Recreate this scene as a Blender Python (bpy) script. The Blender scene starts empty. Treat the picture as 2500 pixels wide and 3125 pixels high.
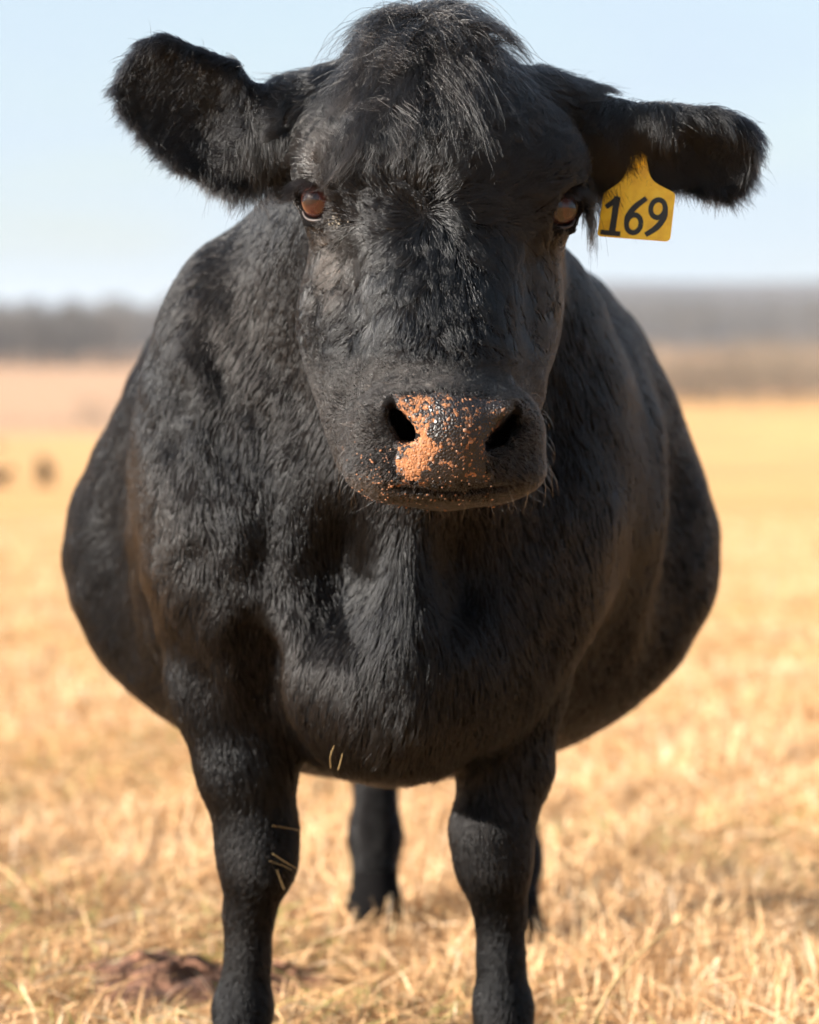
import bpy, math, random
import numpy as np
from mathutils import Vector, kdtree

# ------------------------------------------------------------------ camera, sky, sun, exposure
scene = bpy.context.scene
col = scene.collection
F_PX = 9156.0          # focal length in pixels of the 2500 x 3125 photograph
CX, HY = 1250.0, 1050.0  # principal column, horizon row
CAM_H = 0.96

cam_data = bpy.data.cameras.new('camera')
cam = bpy.data.objects.new('camera', cam_data)
col.objects.link(cam)
scene.camera = cam
cam.location = (0, 0, CAM_H)
cam.rotation_euler = (math.radians(90), 0, 0)
cam_data.sensor_fit = 'VERTICAL'
cam_data.sensor_height = 24.0
cam_data.lens = 24.0 * F_PX / 3125.0
cam_data.shift_y = -(1562.5 - HY) / 3125.0
cam_data.clip_start = 0.05
cam_data.clip_end = 9000
cam_data.dof.use_dof = True
cam_data.dof.focus_distance = 3.27
cam_data.dof.aperture_fstop = 2.5

SUN_AZ = math.radians(-111)    # measured from +Y (view direction) towards +X; negative = left
SUN_EL = math.radians(19)
sun_dir = Vector((math.sin(SUN_AZ) * math.cos(SUN_EL), math.cos(SUN_AZ) * math.cos(SUN_EL), math.sin(SUN_EL)))
sun_data = bpy.data.lights.new('sun', 'SUN')
sun_data.energy = 5.0
sun_data.angle = math.radians(0.5)
sun_data.color = (1.0, 0.94, 0.85)
sun = bpy.data.objects.new('sun', sun_data)
col.objects.link(sun)
sun.rotation_euler = sun_dir.to_track_quat('Z', 'Y').to_euler()

world = bpy.data.worlds.new('World')
scene.world = world
world.use_nodes = True
wn, wl = world.node_tree.nodes, world.node_tree.links
sky = wn.new('ShaderNodeTexSky')
sky.sky_type = 'NISHITA'
sky.sun_disc = False
sky.sun_elevation = SUN_EL
sky.sun_rotation = SUN_AZ
sky.air_density = 1.0
sky.dust_density = 1.4
sky.ozone_density = 1.2
bg = wn['Background']
bg.inputs['Strength'].default_value = 0.057
# thin high cloud drawn out in streaks over the whole sky
wtc = wn.new('ShaderNodeTexCoord')
wmap = wn.new('ShaderNodeMapping')
wmap.inputs['Scale'].default_value = (1.0, 1.0, 4.0)
wl.new(wtc.outputs['Generated'], wmap.inputs['Vector'])
wno = wn.new('ShaderNodeTexNoise')
wno.inputs['Scale'].default_value = 5.0
wno.inputs['Detail'].default_value = 5
wno.inputs['Distortion'].default_value = 0.4
wl.new(wmap.outputs[0], wno.inputs['Vector'])
wmr = wn.new('ShaderNodeMapRange')
wmr.inputs['From Min'].default_value = 0.35
wmr.inputs['From Max'].default_value = 0.70
wmr.inputs['To Min'].default_value = 0.50
wmr.inputs['To Max'].default_value = 0.95
wl.new(wno.outputs[0], wmr.inputs[0])
wmix = wn.new('ShaderNodeMix')
wmix.data_type = 'RGBA'
wl.new(wmr.outputs[0], wmix.inputs[0])
wl.new(sky.outputs[0], wmix.inputs[6])
wmix.inputs[7].default_value = (2.9, 3.5, 4.2, 1)
wl.new(wmix.outputs[2], bg.inputs['Color'])

scene.view_settings.view_transform = 'Standard'
scene.view_settings.look = 'None'
scene.view_settings.exposure = 2.0
scene.view_settings.gamma = 1.0
scene.cycles.use_denoising = True
scene.cycles.max_bounces = 6
scene.cycles.diffuse_bounces = 3
scene.cycles.glossy_bounces = 3
scene.cycles.transmission_bounces = 5
scene.cycles.transparent_max_bounces = 6
scene.cycles.volume_bounces = 0
scene.cycles.use_adaptive_sampling = True
scene.cycles.adaptive_threshold = 0.02

rng = np.random.default_rng(169)
random.seed(169)


def P(px, py, d):
    """photo pixel at a depth d in front of the camera -> world point"""
    return np.array(((px - CX) * d / F_PX, d, CAM_H - (py - HY) * d / F_PX))


# ------------------------------------------------------------------ small helpers
def new_mat(name):
    m = bpy.data.materials.new(name)
    m.use_nodes = True
    nt = m.node_tree
    return m, nt.nodes, nt.links, nt.nodes['Principled BSDF']


def tag(o, label=None, category=None, group=None, kind=None):
    for k, v in (('label', label), ('category', category), ('group', group), ('kind', kind)):
        if v:
            o[k] = v
    return o


def empty(name, loc):
    o = bpy.data.objects.new(name, None)
    o.location = loc
    o.empty_display_size = 0.1
    col.objects.link(o)
    return o


def mesh_obj(name, verts, faces, mats, parent=None, smooth=True):
    """verts (n,3) array in world space; faces (m,3|4) array"""
    verts = np.asarray(verts, dtype=np.float32)
    faces = np.asarray(faces, dtype=np.int32)
    me = bpy.data.meshes.new(name)
    n, m, k = len(verts), len(faces), faces.shape[1]
    me.vertices.add(n)
    me.vertices.foreach_set('co', verts.ravel())
    me.loops.add(m * k)
    me.loops.foreach_set('vertex_index', faces.ravel())
    me.polygons.add(m)
    me.polygons.foreach_set('loop_start', np.arange(0, m * k, k, dtype=np.int32))
    if smooth:
        me.polygons.foreach_set('use_smooth', np.ones(m, dtype=bool))
    me.update(calc_edges=True)
    for mt in (mats if isinstance(mats, (list, tuple)) else [mats]):
        me.materials.append(mt)
    o = bpy.data.objects.new(name, me)
    col.objects.link(o)
    if parent is not None:
        o.parent = parent
        o.matrix_parent_inverse = parent_inv(parent)
    return o


def parent_inv(parent):
    from mathutils import Matrix
    m = Matrix.Translation(-Vector(parent.location))
    return m


# ------------------------------------------------------------------ implicit surfaces
class Field:
    """signed distances of blended primitives on a rectilinear grid, turned into one mesh by surface nets"""
    def __init__(self, xs, ys, zs):
        self.ax = [np.asarray(a, dtype=np.float32) for a in (xs, ys, zs)]
        self.D = np.full([len(a) for a in self.ax], 0.5, dtype=np.float32)

    def box(self, lo, hi):
        sl = []
        for a, l, h in zip(self.ax, lo, hi):
            i0, i1 = np.searchsorted(a, l), np.searchsorted(a, h)
            sl.append(slice(max(i0 - 1, 0), min(i1 + 1, len(a))))
        g = [a[s] for a, s in zip(self.ax, sl)]
        return tuple(sl), g[0][:, None, None], g[1][None, :, None], g[2][None, None, :]

    def put(self, fn, lo, hi, k=0.02, sub=False):
        m = k * 1.5 + 0.03
        lo, hi = np.asarray(lo) - m, np.asarray(hi) + m
        sl, X, Y, Z = self.box(lo, hi)
        if 0 in [s.stop - s.start for s in sl]:
            return
        d = fn(X, Y, Z).astype(np.float32)
        A = self.D[sl]
        if sub:
            d = -d
            h = np.clip(0.5 - 0.5 * (d - A) / k, 0, 1)
            self.D[sl] = A * h + d * (1 - h) + k * h * (1 - h)
        else:
            h = np.clip(0.5 + 0.5 * (d - A) / k, 0, 1)
            self.D[sl] = d * (1 - h) + A * h - k * h * (1 - h)

    def ell(self, c, r, k=0.02, sub=False, rot=None):
        """ellipsoid; rot = 3x3 whose rows are the local axes"""
        c, r = np.asarray(c, float), np.asarray(r, float)
        R = np.eye(3) if rot is None else np.asarray(rot, float)

        def fn(X, Y, Z):
            x, y, z = X - c[0], Y - c[1], Z - c[2]
            q = [x * R[i, 0] + y * R[i, 1] + z * R[i, 2] for i in range(3)]
            k0 = np.sqrt(sum((q[i] / r[i]) ** 2 for i in range(3)))
            k1 = np.sqrt(sum((q[i] / r[i] ** 2) ** 2 for i in range(3))) + 1e-9
            return k0 * (k0 - 1) / k1
        b = r if rot is None else np.full(3, r.max())
        self.put(fn, c - b, c + b, k, sub)

    def cap(self, a, b, ra, rb, k=0.02, sub=False, flat=None):
        """tapered capsule"""
        a, b = np.asarray(a, float), np.asarray(b, float)
        ba = b - a
        L2 = ba @ ba

        def fn(X, Y, Z):
            t = np.clip(((X - a[0]) * ba[0] + (Y - a[1]) * ba[1] + (Z - a[2]) * ba[2]) / L2, 0, 1)
            dx, dy, dz = X - a[0] - t * ba[0], Y - a[1] - t * ba[1], Z - a[2] - t * ba[2]
            if flat is not None:
                dx, dy, dz = dx * flat[0], dy * flat[1], dz * flat[2]
            return np.sqrt(dx * dx + dy * dy + dz * dz) - (ra + t * (rb - ra))
        r = max(ra, rb)
        self.put(fn, np.minimum(a, b) - r, np.maximum(a, b) + r, k, sub)

    def chain(self, pts, k=0.02, sub=False):
        for (a, ra), (b, rb) in zip(pts, pts[1:]):
            self.cap(a, b, ra, rb, k, sub)

    def rbox(self, c, h, r, k=0.02, sub=False):
        c, h = np.asarray(c, float), np.asarray(h, float)

        def fn(X, Y, Z):
            q = [np.abs(v - c[i]) - (h[i] - r) for i, v in enumerate((X, Y, Z))]
            out = np.sqrt(sum(np.maximum(v, 0) ** 2 for v in q))
            ins = np.minimum(np.maximum(np.maximum(q[0], q[1]), q[2]), 0)
            return out + ins - r
        self.put(fn, c - h, c + h, k, sub)

    def ear(self, base, tip, nrm, width, thick, cup, k=0.012, wfun=None, bend=0.0):
        """leaf-shaped cupped sheet from base to tip; nrm = direction the hollow side faces"""
        base, tip, nrm = (np.asarray(v, float) for v in (base, tip, nrm))
        A = tip - base
        L = np.linalg.norm(A)
        A /= L
        N = nrm - (nrm @ A) * A
        N /= np.linalg.norm(N)
        B = np.cross(A, N)

        def fn(X, Y, Z):
            x, y, z = X - base[0], Y - base[1], Z - base[2]
            a = (x * A[0] + y * A[1] + z * A[2]) / L
            b = x * B[0] + y * B[1] + z * B[2]
            c = x * N[0] + y * N[1] + z * N[2]
            w = wfun(a, b)
            cc = c - cup * (b / width) ** 2 * (1.0 - 0.35 * np.clip(a, 0, 1)) - bend * a * a
            qb = np.abs(b) - w
            qa = np.maximum(a - 1.0, -a) * L
            qc = np.abs(cc) - thick
            out = np.sqrt(np.maximum(qb, 0) ** 2 + np.maximum(qc, 0) ** 2 + np.maximum(qa, 0) ** 2)
            return (out + np.minimum(np.maximum(np.maximum(qa, qb), qc), 0) - 0.004) * 0.85
        m = width + abs(cup) + abs(bend)
        self.put(fn, np.minimum(base, tip) - m, np.maximum(base, tip) + m, k)

    def mesh(self, smooth=2):
        D = self.D
        S = D < 0
        nx, ny, nz = D.shape
        c = S[:-1, :-1, :-1].astype(np.uint8)
        cnt = np.zeros((nx - 1, ny - 1, nz - 1), np.uint8)
        for dx in (0, 1):
            for dy in (0, 1):
                for dz in (0, 1):
                    cnt += S[dx:nx - 1 + dx, dy:ny - 1 + dy, dz:nz - 1 + dz]
        act = (cnt > 0) & (cnt < 8)
        idx = np.argwhere(act)
        vid = np.full(act.shape, -1, np.int32)
        vid[act] = np.arange(len(idx))
        i, j, k = idx.T
        acc = np.zeros((len(idx), 3))
        num = np.zeros(len(idx))
        corners = [(0, 0, 0), (1, 0, 0), (0, 1, 0), (1, 1, 0), (0, 0, 1), (1, 0, 1), (0, 1, 1), (1, 1, 1)]
        for a in range(8):
            for ax in range(3):
                ca = corners[a]
                if ca[ax]:
                    continue
                cb = list(ca)
                cb[ax] = 1
                da = D[i + ca[0], j + ca[1], k + ca[2]]
                db = D[i + cb[0], j + cb[1], k + cb[2]]
                x = (da < 0) != (db < 0)
                t = np.where(x, da / (da - db + 1e-12), 0)
                for q, ii in enumerate((i, j, k)):
                    pa = self.ax[q][ii + ca[q]]
                    pb = self.ax[q][ii + cb[q]]
                    acc[:, q] += np.where(x, pa + t * (pb - pa), 0)
                num += x
        V = acc / num[:, None]
        Q = []
        for ax in range(3):
            o1, o2 = (ax + 1) % 3, (ax + 2) % 3
            sa = [slice(None)] * 3
            sb = [slice(None)] * 3
            sa[ax], sb[ax] = slice(0, -1), slice(1, None)
            for o in (o1, o2):
                sa[o] = slice(1, -1)
                sb[o] = slice(1, -1)
            A, B = S[tuple(sa)], S[tuple(sb)]
            e = np.argwhere(A != B)
            if not len(e):
                continue
            flip = A[tuple(e.T)]
            off = np.zeros(3, int)
            off[o1] = off[o2] = 1
            e = e + off

            def cell(u, v):
                q = e.copy()
                q[:, o1] -= u
                q[:, o2] -= v
                return vid[tuple(q.T)]
            quad = np.stack([cell(1, 1), cell(0, 1), cell(0, 0), cell(1, 0)], 1)
            quad[~flip] = quad[~flip][:, ::-1]
            Q.append(quad)
        Q = np.concatenate(Q)
        Q = Q[(Q >= 0).all(1)]
        E = np.concatenate([Q[:, [0, 1]], Q[:, [1, 2]], Q[:, [2, 3]], Q[:, [3, 0]]])
        for it in range(smooth * 2):
            lam = 0.5 if it % 2 == 0 else -0.52
            s = np.zeros_like(V)
            n = np.bincount(E.ravel(), minlength=len(V)).astype(float)
            for q in range(3):
                s[:, q] = np.bincount(E[:, 0], V[E[:, 1], q], len(V)) + np.bincount(E[:, 1], V[E[:, 0], q], len(V))
            V = V + lam * (s / np.maximum(n, 1)[:, None] - V)
        return V, Q


def axis(*segs):
    """segs: (start, end, step) ... -> one increasing axis"""
    out = [np.arange(a, b, s) for a, b, s in segs]
    return np.concatenate(out + [[segs[-1][1]]])

# ------------------------------------------------------------------ the cow: one continuous body
cow = empty('cow', (0, 3.9, 0))
tag(cow, 'big black woolly cow with a yellow numbered ear tag facing the viewer', 'cow')

FL = Field(axis((-0.64, -0.38, 0.012), (-0.38, 0.45, 0.0045), (0.45, 0.64, 0.012)),
           axis((3.08, 3.62, 0.0045), (3.62, 3.75, 0.008), (3.75, 5.55, 0.013)),
           axis((-0.04, 0.72, 0.011), (0.72, 1.40, 0.0045)))
B = FL
# barrel, belly, hips
B.ell((-0.015, 4.45, 0.77), (0.42, 0.86, 0.39), k=0.05)
B.ell((-0.026, 4.47, 0.655), (0.485, 0.60, 0.335), k=0.06)
B.ell((0.02, 5.02, 0.82), (0.30, 0.40, 0.33), k=0.08)
B.cap((0.01, 4.0, 1.09), (0.01, 5.1, 1.07), 0.09, 0.09, k=0.1)
# chest and withers
B.ell(P(1155, 1420, 3.97), (0.300, 0.37, 0.37), k=0.06)
B.ell(P(1200, 680, 3.98), (0.13, 0.24, 0.12), k=0.1)
# neck
B.cap(P(1335, 640, 3.60), P(1200, 980, 3.80), 0.155, 0.225, k=0.06)
B.cap(P(1330, 1060, 3.58), P(1230, 1500, 3.72), 0.105, 0.13, k=0.06)
# shoulder blades and points of the shoulder
B.ell(P(660, 1290, 3.84), (0.085, 0.15, 0.21), k=0.08)
B.ell(P(1680, 1290, 3.86), (0.085, 0.15, 0.21), k=0.07)
B.ell(P(700, 1720, 3.76), (0.085, 0.11, 0.13), k=0.09)
B.ell(P(1590, 1720, 3.77), (0.085, 0.11, 0.13), k=0.09)
# brisket
B.chain([(P(1245, 1580, 3.67), 0.085), (P(1215, 1900, 3.66), 0.10), (P(1195, 2125, 3.645), 0.095)], k=0.08)
B.ell(P(1010, 2030, 3.755), (0.11, 0.12, 0.12), k=0.10)
B.ell(P(1385, 2030, 3.76), (0.11, 0.12, 0.12), k=0.10)
# hollow between shoulder and brisket, folds on the neck
B.ell(P(1040, 1760, 3.572), (0.022, 0.055, 0.050), k=0.085, sub=True)
B.ell(P(1420, 1750, 3.565), (0.024, 0.05, 0.050), k=0.06, sub=True)
B.cap(P(560, 1100, 3.60), P(520, 1330, 3.60), 0.012, 0.010, k=0.04, sub=True)
B.cap(P(800, 1300, 3.53), P(800, 1720, 3.565), 0.012, 0.012, k=0.035, sub=True)
# the flank falls in behind the shoulder; groove between forearm and chest
for sx in (-1, 1):
    B.cap((sx * 0.475 - 0.02, 4.10, 0.98), (sx * 0.44 - 0.02, 4.12, 0.42), 0.075, 0.075, k=0.09, sub=True)
B.cap(P(800, 2000, 3.66), P(880, 2300, 3.70), 0.020, 0.026, k=0.06, sub=True)
B.cap(P(1480, 2000, 3.67), P(1420, 2300, 3.71), 0.008, 0.012, k=0.05, sub=True)
# front legs
def leg(pts, k=0.03):
    B.chain([(P(*p[:3]), p[3]) for p in pts], k=k)
leg([(650, 1760, 3.82, 0.0757), (700, 2080, 3.80, 0.0730), (752, 2330, 3.79, 0.0579), (784, 2540, 3.79, 0.0463), (786, 2640, 3.785, 0.0418), (760, 2790, 3.80, 0.0267), (757, 2920, 3.80, 0.0231), (742, 3070, 3.80, 0.0320), (735, 3170, 3.785, 0.0303)])
leg([(735, 3190, 3.785, 0.036), (730, 3300, 3.76, 0.046)], k=0.015)
leg([(1560, 1780, 3.84, 0.0757), (1550, 2080, 3.82, 0.0694), (1545, 2330, 3.81, 0.0534), (1500, 2540, 3.79, 0.0463), (1508, 2650, 3.785, 0.0401), (1528, 2790, 3.80, 0.0267), (1528, 2920, 3.80, 0.0240), (1535, 3070, 3.80, 0.0320), (1540, 3170, 3.785, 0.0303)])
leg([(1540, 3190, 3.785, 0.036), (1545, 3300, 3.76, 0.046)], k=0.015)
# hind legs: thigh, hock, cannon, hoof
def hind(x, y):
    B.chain([((x - 0.05, y - 0.1, 0.72), 0.14), ((x - 0.02, y + 0.05, 0.52), 0.09), ((x, y + 0.13, 0.42), 0.052), ((x, y + 0.08, 0.24), 0.036),
             ((x, y + 0.03, 0.12), 0.041), ((x, y - 0.01, 0.065), 0.036)], k=0.03)
    B.chain([((x, y - 0.02, 0.05), 0.040), ((x, y - 0.05, 0.012), 0.050)], k=0.015)
hind(P(1145, 2700, 5.08)[0], 5.08)
hind(P(1570, 2700, 4.86)[0], 4.86)
# tail
B.chain([((0.02, 5.38, 1.02), 0.035), ((0.03, 5.44, 0.8), 0.025), ((0.03, 5.43, 0.45), 0.02)], k=0.03)

# ---- head
B.ell(P(1338, 490, 3.485), (0.142, 0.135, 0.128), k=0.05)
B.ell(P(1305, 200, 3.49), (0.050, 0.08, 0.045), k=0.07)                # poll
B.ell(P(1335, 560, 3.44), (0.135, 0.105, 0.10), k=0.05)                 # forehead between the eyes
B.cap(P(1335, 650, 3.42), P(1362, 1130, 3.315), 0.098, 0.082, k=0.05)   # nasal bridge
B.ell(P(1035, 560, 3.415), (0.048, 0.055, 0.052), k=0.04)               # brow ridges
B.ell(P(1655, 575, 3.42), (0.048, 0.055, 0.052), k=0.04)
B.ell(P(1100, 900, 3.49), (0.055, 0.10, 0.135), k=0.05)                 # cheeks
B.ell(P(1560, 900, 3.495), (0.055, 0.10, 0.135), k=0.05)
B.cap(P(1215, 1180, 3.37), P(1180, 950, 3.45), 0.062, 0.07, k=0.04)
B.cap(P(1500, 1180, 3.375), P(1500, 950, 3.45), 0.060, 0.07, k=0.04)
B.cap(P(1085, 1000, 3.45), P(1132, 1370, 3.36), 0.045, 0.036, k=0.08)
B.cap(P(1355, 1385, 3.34), P(1335, 1100, 3.54), 0.055, 0.10, k=0.04)    # lower jaw
# muzzle
B.ell(P(1357, 1340, 3.30), (0.104, 0.100, 0.066), k=0.03)
B.rbox(P(1357, 1375, 3.295), (0.094, 0.085, 0.046), 0.044, k=0.04)
B.ell(P(1365, 1290, 3.245), (0.072, 0.072, 0.052), k=0.03)              # nose
B.ell(P(1175, 1300, 3.245), (0.034, 0.045, 0.040), k=0.02)              # wings of the nostrils
B.ell(P(1560, 1312, 3.25), (0.032, 0.045, 0.040), k=0.02)
B.ell(P(1190, 1440, 3.25), (0.048, 0.055, 0.026), k=0.02)               # lips
B.ell(P(1530, 1440, 3.255), (0.046, 0.055, 0.026), k=0.02)
B.ell(P(1360, 1415, 3.225), (0.062, 0.045, 0.030), k=0.03)
B.cap(P(1190, 1486, 3.20), P(1560, 1486, 3.205), 0.0035, 0.0035, k=0.006, sub=True)
B.ell(P(1385, 1506, 3.275), (0.064, 0.066, 0.012), k=0.006)             # chin
# nostrils: comma-shaped openings that run back into the nose
B.ell(P(1238, 1238, 3.205), (0.024, 0.030, 0.017), k=0.014)
B.ell(P(1530, 1252, 3.208), (0.024, 0.030, 0.017), k=0.014)
B.ell(P(1370, 1300, 3.205), (0.050, 0.040, 0.040), k=0.02)
for chain_ in ([(1194, 1226), (1212, 1278), (1240, 1318), (1270, 1336)], [(1577, 1248), (1558, 1298), (1524, 1340), (1487, 1360)]):
    for d, rr_ in ((3.150, (0.0055, 0.0095, 0.0110, 0.0065)), (3.17, (0.0060, 0.010, 0.0115, 0.0070)), (3.19, (0.007, 0.011, 0.012, 0.008)), (3.21, (0.007, 0.011, 0.012, 0.008)), (3.23, (0.007, 0.011, 0.012, 0.008)), (3.25, (0.007, 0.010, 0.011, 0.008)), (3.27, (0.007, 0.010, 0.011, 0.008))):
        B.chain([(P(q[0], q[1], d), r_) for q, r_ in zip(chain_, rr_)], k=0.005, sub=True)
# eye sockets and lids
EYES = [(P(985, 612, 3.398), -1), (P(1694, 634, 3.412), 1)]
EYE_R = 0.0245
ES = 1.14
for c, s in EYES:
    B.ell(c + np.array((s * 0.013, -0.014, 0)), (0.0285, 0.027, 0.0262), k=0.006, sub=True)
    fw = np.array((s * 0.55, -0.83, 0.0))
    sd = np.array((-s * 0.83, -0.55, 0.0))
    def lid(u, v, w):      # u along the lid (towards the nose), v up, w forward
        return c + (sd * u + np.array((0, 0, v)) + fw * w) * ES
    B.chain([(lid(-0.026, 0.003, 0.004), 0.007), (lid(-0.012, 0.0225, 0.011), 0.0075), (lid(0.006, 0.0215, 0.014), 0.007), (lid(0.026, -0.004, 0.009), 0.006)], k=0.006)
    B.chain([(lid(-0.026, 0.001, 0.003), 0.006), (lid(-0.012, -0.021, 0.009), 0.0055), (lid(0.006, -0.024, 0.011), 0.0055), (lid(0.026, -0.012, 0.009), 0.006)], k=0.006)

# ---- ears: half widths above and below the axis, from base to tip
def widths(one, two):
    def fn(a, b):
        return np.where(b > 0, np.interp(a, *one), np.interp(a, *two))
    return fn
EARL = dict(base=P(930, 430, 3.50), tip=P(388, 235, 3.46), nrm=(0.10, -0.92, -0.28), width=0.066, thick=0.004, cup=0.022)
EARR = dict(base=P(1730, 380, 3.50), tip=P(2290, 432, 3.46), nrm=(-0.05, -0.82, -0.55), width=0.050, thick=0.004, cup=0.024)
B.ear(k=0.010, wfun=widths(([0, 0.25, 0.37, 0.48, 0.88, 0.97, 1.02], [0.030, 0.034, 0.038, 0.056, 0.058, 0.044, 0.006]),
                           ([0, 0.3, 0.6, 0.82, 0.96, 1.02], [0.050, 0.068, 0.066, 0.044, 0.026, 0.006])), **EARL)
B.ear(k=0.010, wfun=widths(([0, 0.3, 0.6, 0.9, 0.98, 1.02], [0.030, 0.040, 0.040, 0.052, 0.036, 0.006]),
                           ([0, 0.3, 0.6, 0.85, 0.97, 1.02], [0.026, 0.034, 0.040, 0.036, 0.020, 0.006])), **EARR)
B.cap(P(1060, 350, 3.50), P(790, 380, 3.50), 0.055, 0.034, k=0.03)
B.cap(P(880, 420, 3.50), P(740, 470, 3.50), 0.030, 0.022, k=0.03)
B.cap(P(1640, 360, 3.50), P(1850, 385, 3.50), 0.050, 0.028, k=0.03)

BV, BQ = B.mesh(smooth=2)
# ------------------------------------------------------------------ ground profile (needed by everything that stands on it)
def smooth(a, b, x):
    t = np.clip((x - a) / (b - a), 0, 1)
    return t * t * (3 - 2 * t)


YL = [-50, 5, 9, 14, 130, 250, 400, 700, 900, 1600, 2600, 3600, 6000]
ZL = [0, 0, -0.06, -0.24, -4.9, -9.2, -11.0, -4.5, 0.0, 10, 36, 38, 30]
YR = [-50, 5, 9, 14, 130, 250, 350, 430, 700, 1500, 2600, 3600, 6000]
ZR = [0, 0, -0.06, -0.24, -4.9, -8.3, -6.4, -5.5, -3.0, 12, 52, 56, 45]


def ground_z(x, y):
    x, y = np.asarray(x, float), np.asarray(y, float)
    s = smooth(-0.05, 0.09, x / (np.abs(y) + 25))
    z = np.interp(y, YL, ZL) * (1 - s) + np.interp(y, YR, ZR) * s
    far = smooth(6, 60, y)
    z = z + far * 0.10 * np.sin(x * 0.11 + 1.3) * np.sin(y * 0.05)
    z = z + smooth(900, 2600, y) * (7 * np.sin(x * 0.0042 + 0.8) + 4 * np.sin(x * 0.011 + 2.0))
    near = 1 - smooth(12, 30, y)
    z = z + near * (0.010 * np.sin(x * 5.1 + y * 2.3) + 0.008 * np.sin(x * 9.7 - y * 7.1 + 1))
    return z - near * 0.012


# ------------------------------------------------------------------ materials
ALB = 0.68


def ramp(nodes, stops, gain=ALB):
    r = nodes.new('ShaderNodeValToRGB')
    e = r.color_ramp.elements
    while len(e) < len(stops):
        e.new(0.5)
    for el, (p, c) in zip(e, stops):
        el.position = p
        el.color = (*(gain * v for v in c), 1)
    return r


def noise(nodes, links, scale, detail=4, coord=None, rough=0.55):
    t = nodes.new('ShaderNodeTexNoise')
    t.inputs['Scale'].default_value = scale
    t.inputs['Detail'].default_value = detail
    t.inputs['Roughness'].default_value = rough
    if coord is not None:
        links.new(coord, t.inputs['Vector'])
    return t


def bump(nodes, links, height, bsdf, strength=0.4, dist=0.01):
    b = nodes.new('ShaderNodeBump')
    b.inputs['Strength'].default_value = strength
    b.inputs['Distance'].default_value = dist
    links.new(height, b.inputs['Height'])
    links.new(b.outputs[0], bsdf.inputs['Normal'])
    return b


# hide under the fur
M_hide, n, l, p = new_mat('black_hide')
geo = n.new('ShaderNodeNewGeometry')
t = noise(n, l, 60, 5, geo.outputs['Position'])
r = ramp(n, [(0.3, (0.003, 0.0028, 0.003)), (0.7, (0.007, 0.006, 0.006))])
l.new(t.outputs[0], r.inputs[0])
l.new(r.outputs[0], p.inputs['Base Color'])
p.inputs['Roughness'].default_value = 0.9
p.inputs['Specular IOR Level'].default_value = 0.06

# wet leathery nose, with dried orange mud
M_nose, n, l, p = new_mat('leathery_nose')
geo = n.new('ShaderNodeNewGeometry')
v = n.new('ShaderNodeTexVoronoi')
v.inputs['Scale'].default_value = 260
v.feature = 'DISTANCE_TO_EDGE'
l.new(geo.outputs['Position'], v.inputs['Vector'])
v2 = n.new('ShaderNodeTexVoronoi')
v2.inputs['Scale'].default_value = 260
l.new(geo.outputs['Position'], v2.inputs['Vector'])
big = noise(n, l, 95, 6, geo.outputs['Position'], 0.65)
att = n.new('ShaderNodeAttribute')
att.attribute_name = 'mud'
cellr = n.new('ShaderNodeSeparateColor')
l.new(v2.outputs['Color'], cellr.inputs[0])
add = n.new('ShaderNodeMath'); add.operation = 'MULTIPLY_ADD'
add.inputs[1].default_value = 0.62
l.new(cellr.outputs[0], add.inputs[0])
l.new(big.outputs[0], add.inputs[2])           # cell random * .85 + noise
m2 = n.new('ShaderNodeMath'); m2.operation = 'ADD'
l.new(add.outputs[0], m2.inputs[0])
l.new(att.outputs['Fac'], m2.inputs[1])
mask = n.new('ShaderNodeMapRange')
mask.inputs['From Min'].default_value = 1.33
mask.inputs['From Max'].default_value = 1.46
l.new(m2.outputs[0], mask.inputs[0])
mudc = ramp(n, [(0.28, (0.10, 0.05, 0.03)), (0.45, (0.30, 0.115, 0.04)), (0.6, (0.36, 0.15, 0.06)), (0.75, (0.36, 0.21, 0.15))])
mn = noise(n, l, 150, 3, geo.outputs['Position'])
l.new(mn.outputs[0], mudc.inputs[0])
skin = ramp(n, [(0.3, (0.006, 0.005, 0.006)), (0.7, (0.015, 0.011, 0.012))])
l.new(big.outputs[0], skin.inputs[0])
mix = n.new('ShaderNodeMix'); mix.data_type = 'RGBA'
l.new(mask.outputs[0], mix.inputs[0])
l.new(skin.outputs[0], mix.inputs[6])
l.new(mudc.outputs[0], mix.inputs[7])
l.new(mix.outputs[2], p.inputs['Base Color'])
rr = n.new('ShaderNodeMapRange')
rr.inputs['To Min'].default_value = 0.42
p.inputs['Specular IOR Level'].default_value = 0.35
rr.inputs['To Max'].default_value = 0.8
l.new(mask.outputs[0], rr.inputs[0])
l.new(rr.outputs[0], p.inputs['Roughness'])
hh = n.new('ShaderNodeMath'); hh.operation = 'MULTIPLY_ADD'
hh.inputs[1].default_value = 3.0
l.new(v.outputs['Distance'], hh.inputs[0])
l.new(mask.outputs[0], hh.inputs[2])
bump(n, l, hh.outputs[0], p, 0.65, 0.0012)

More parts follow.
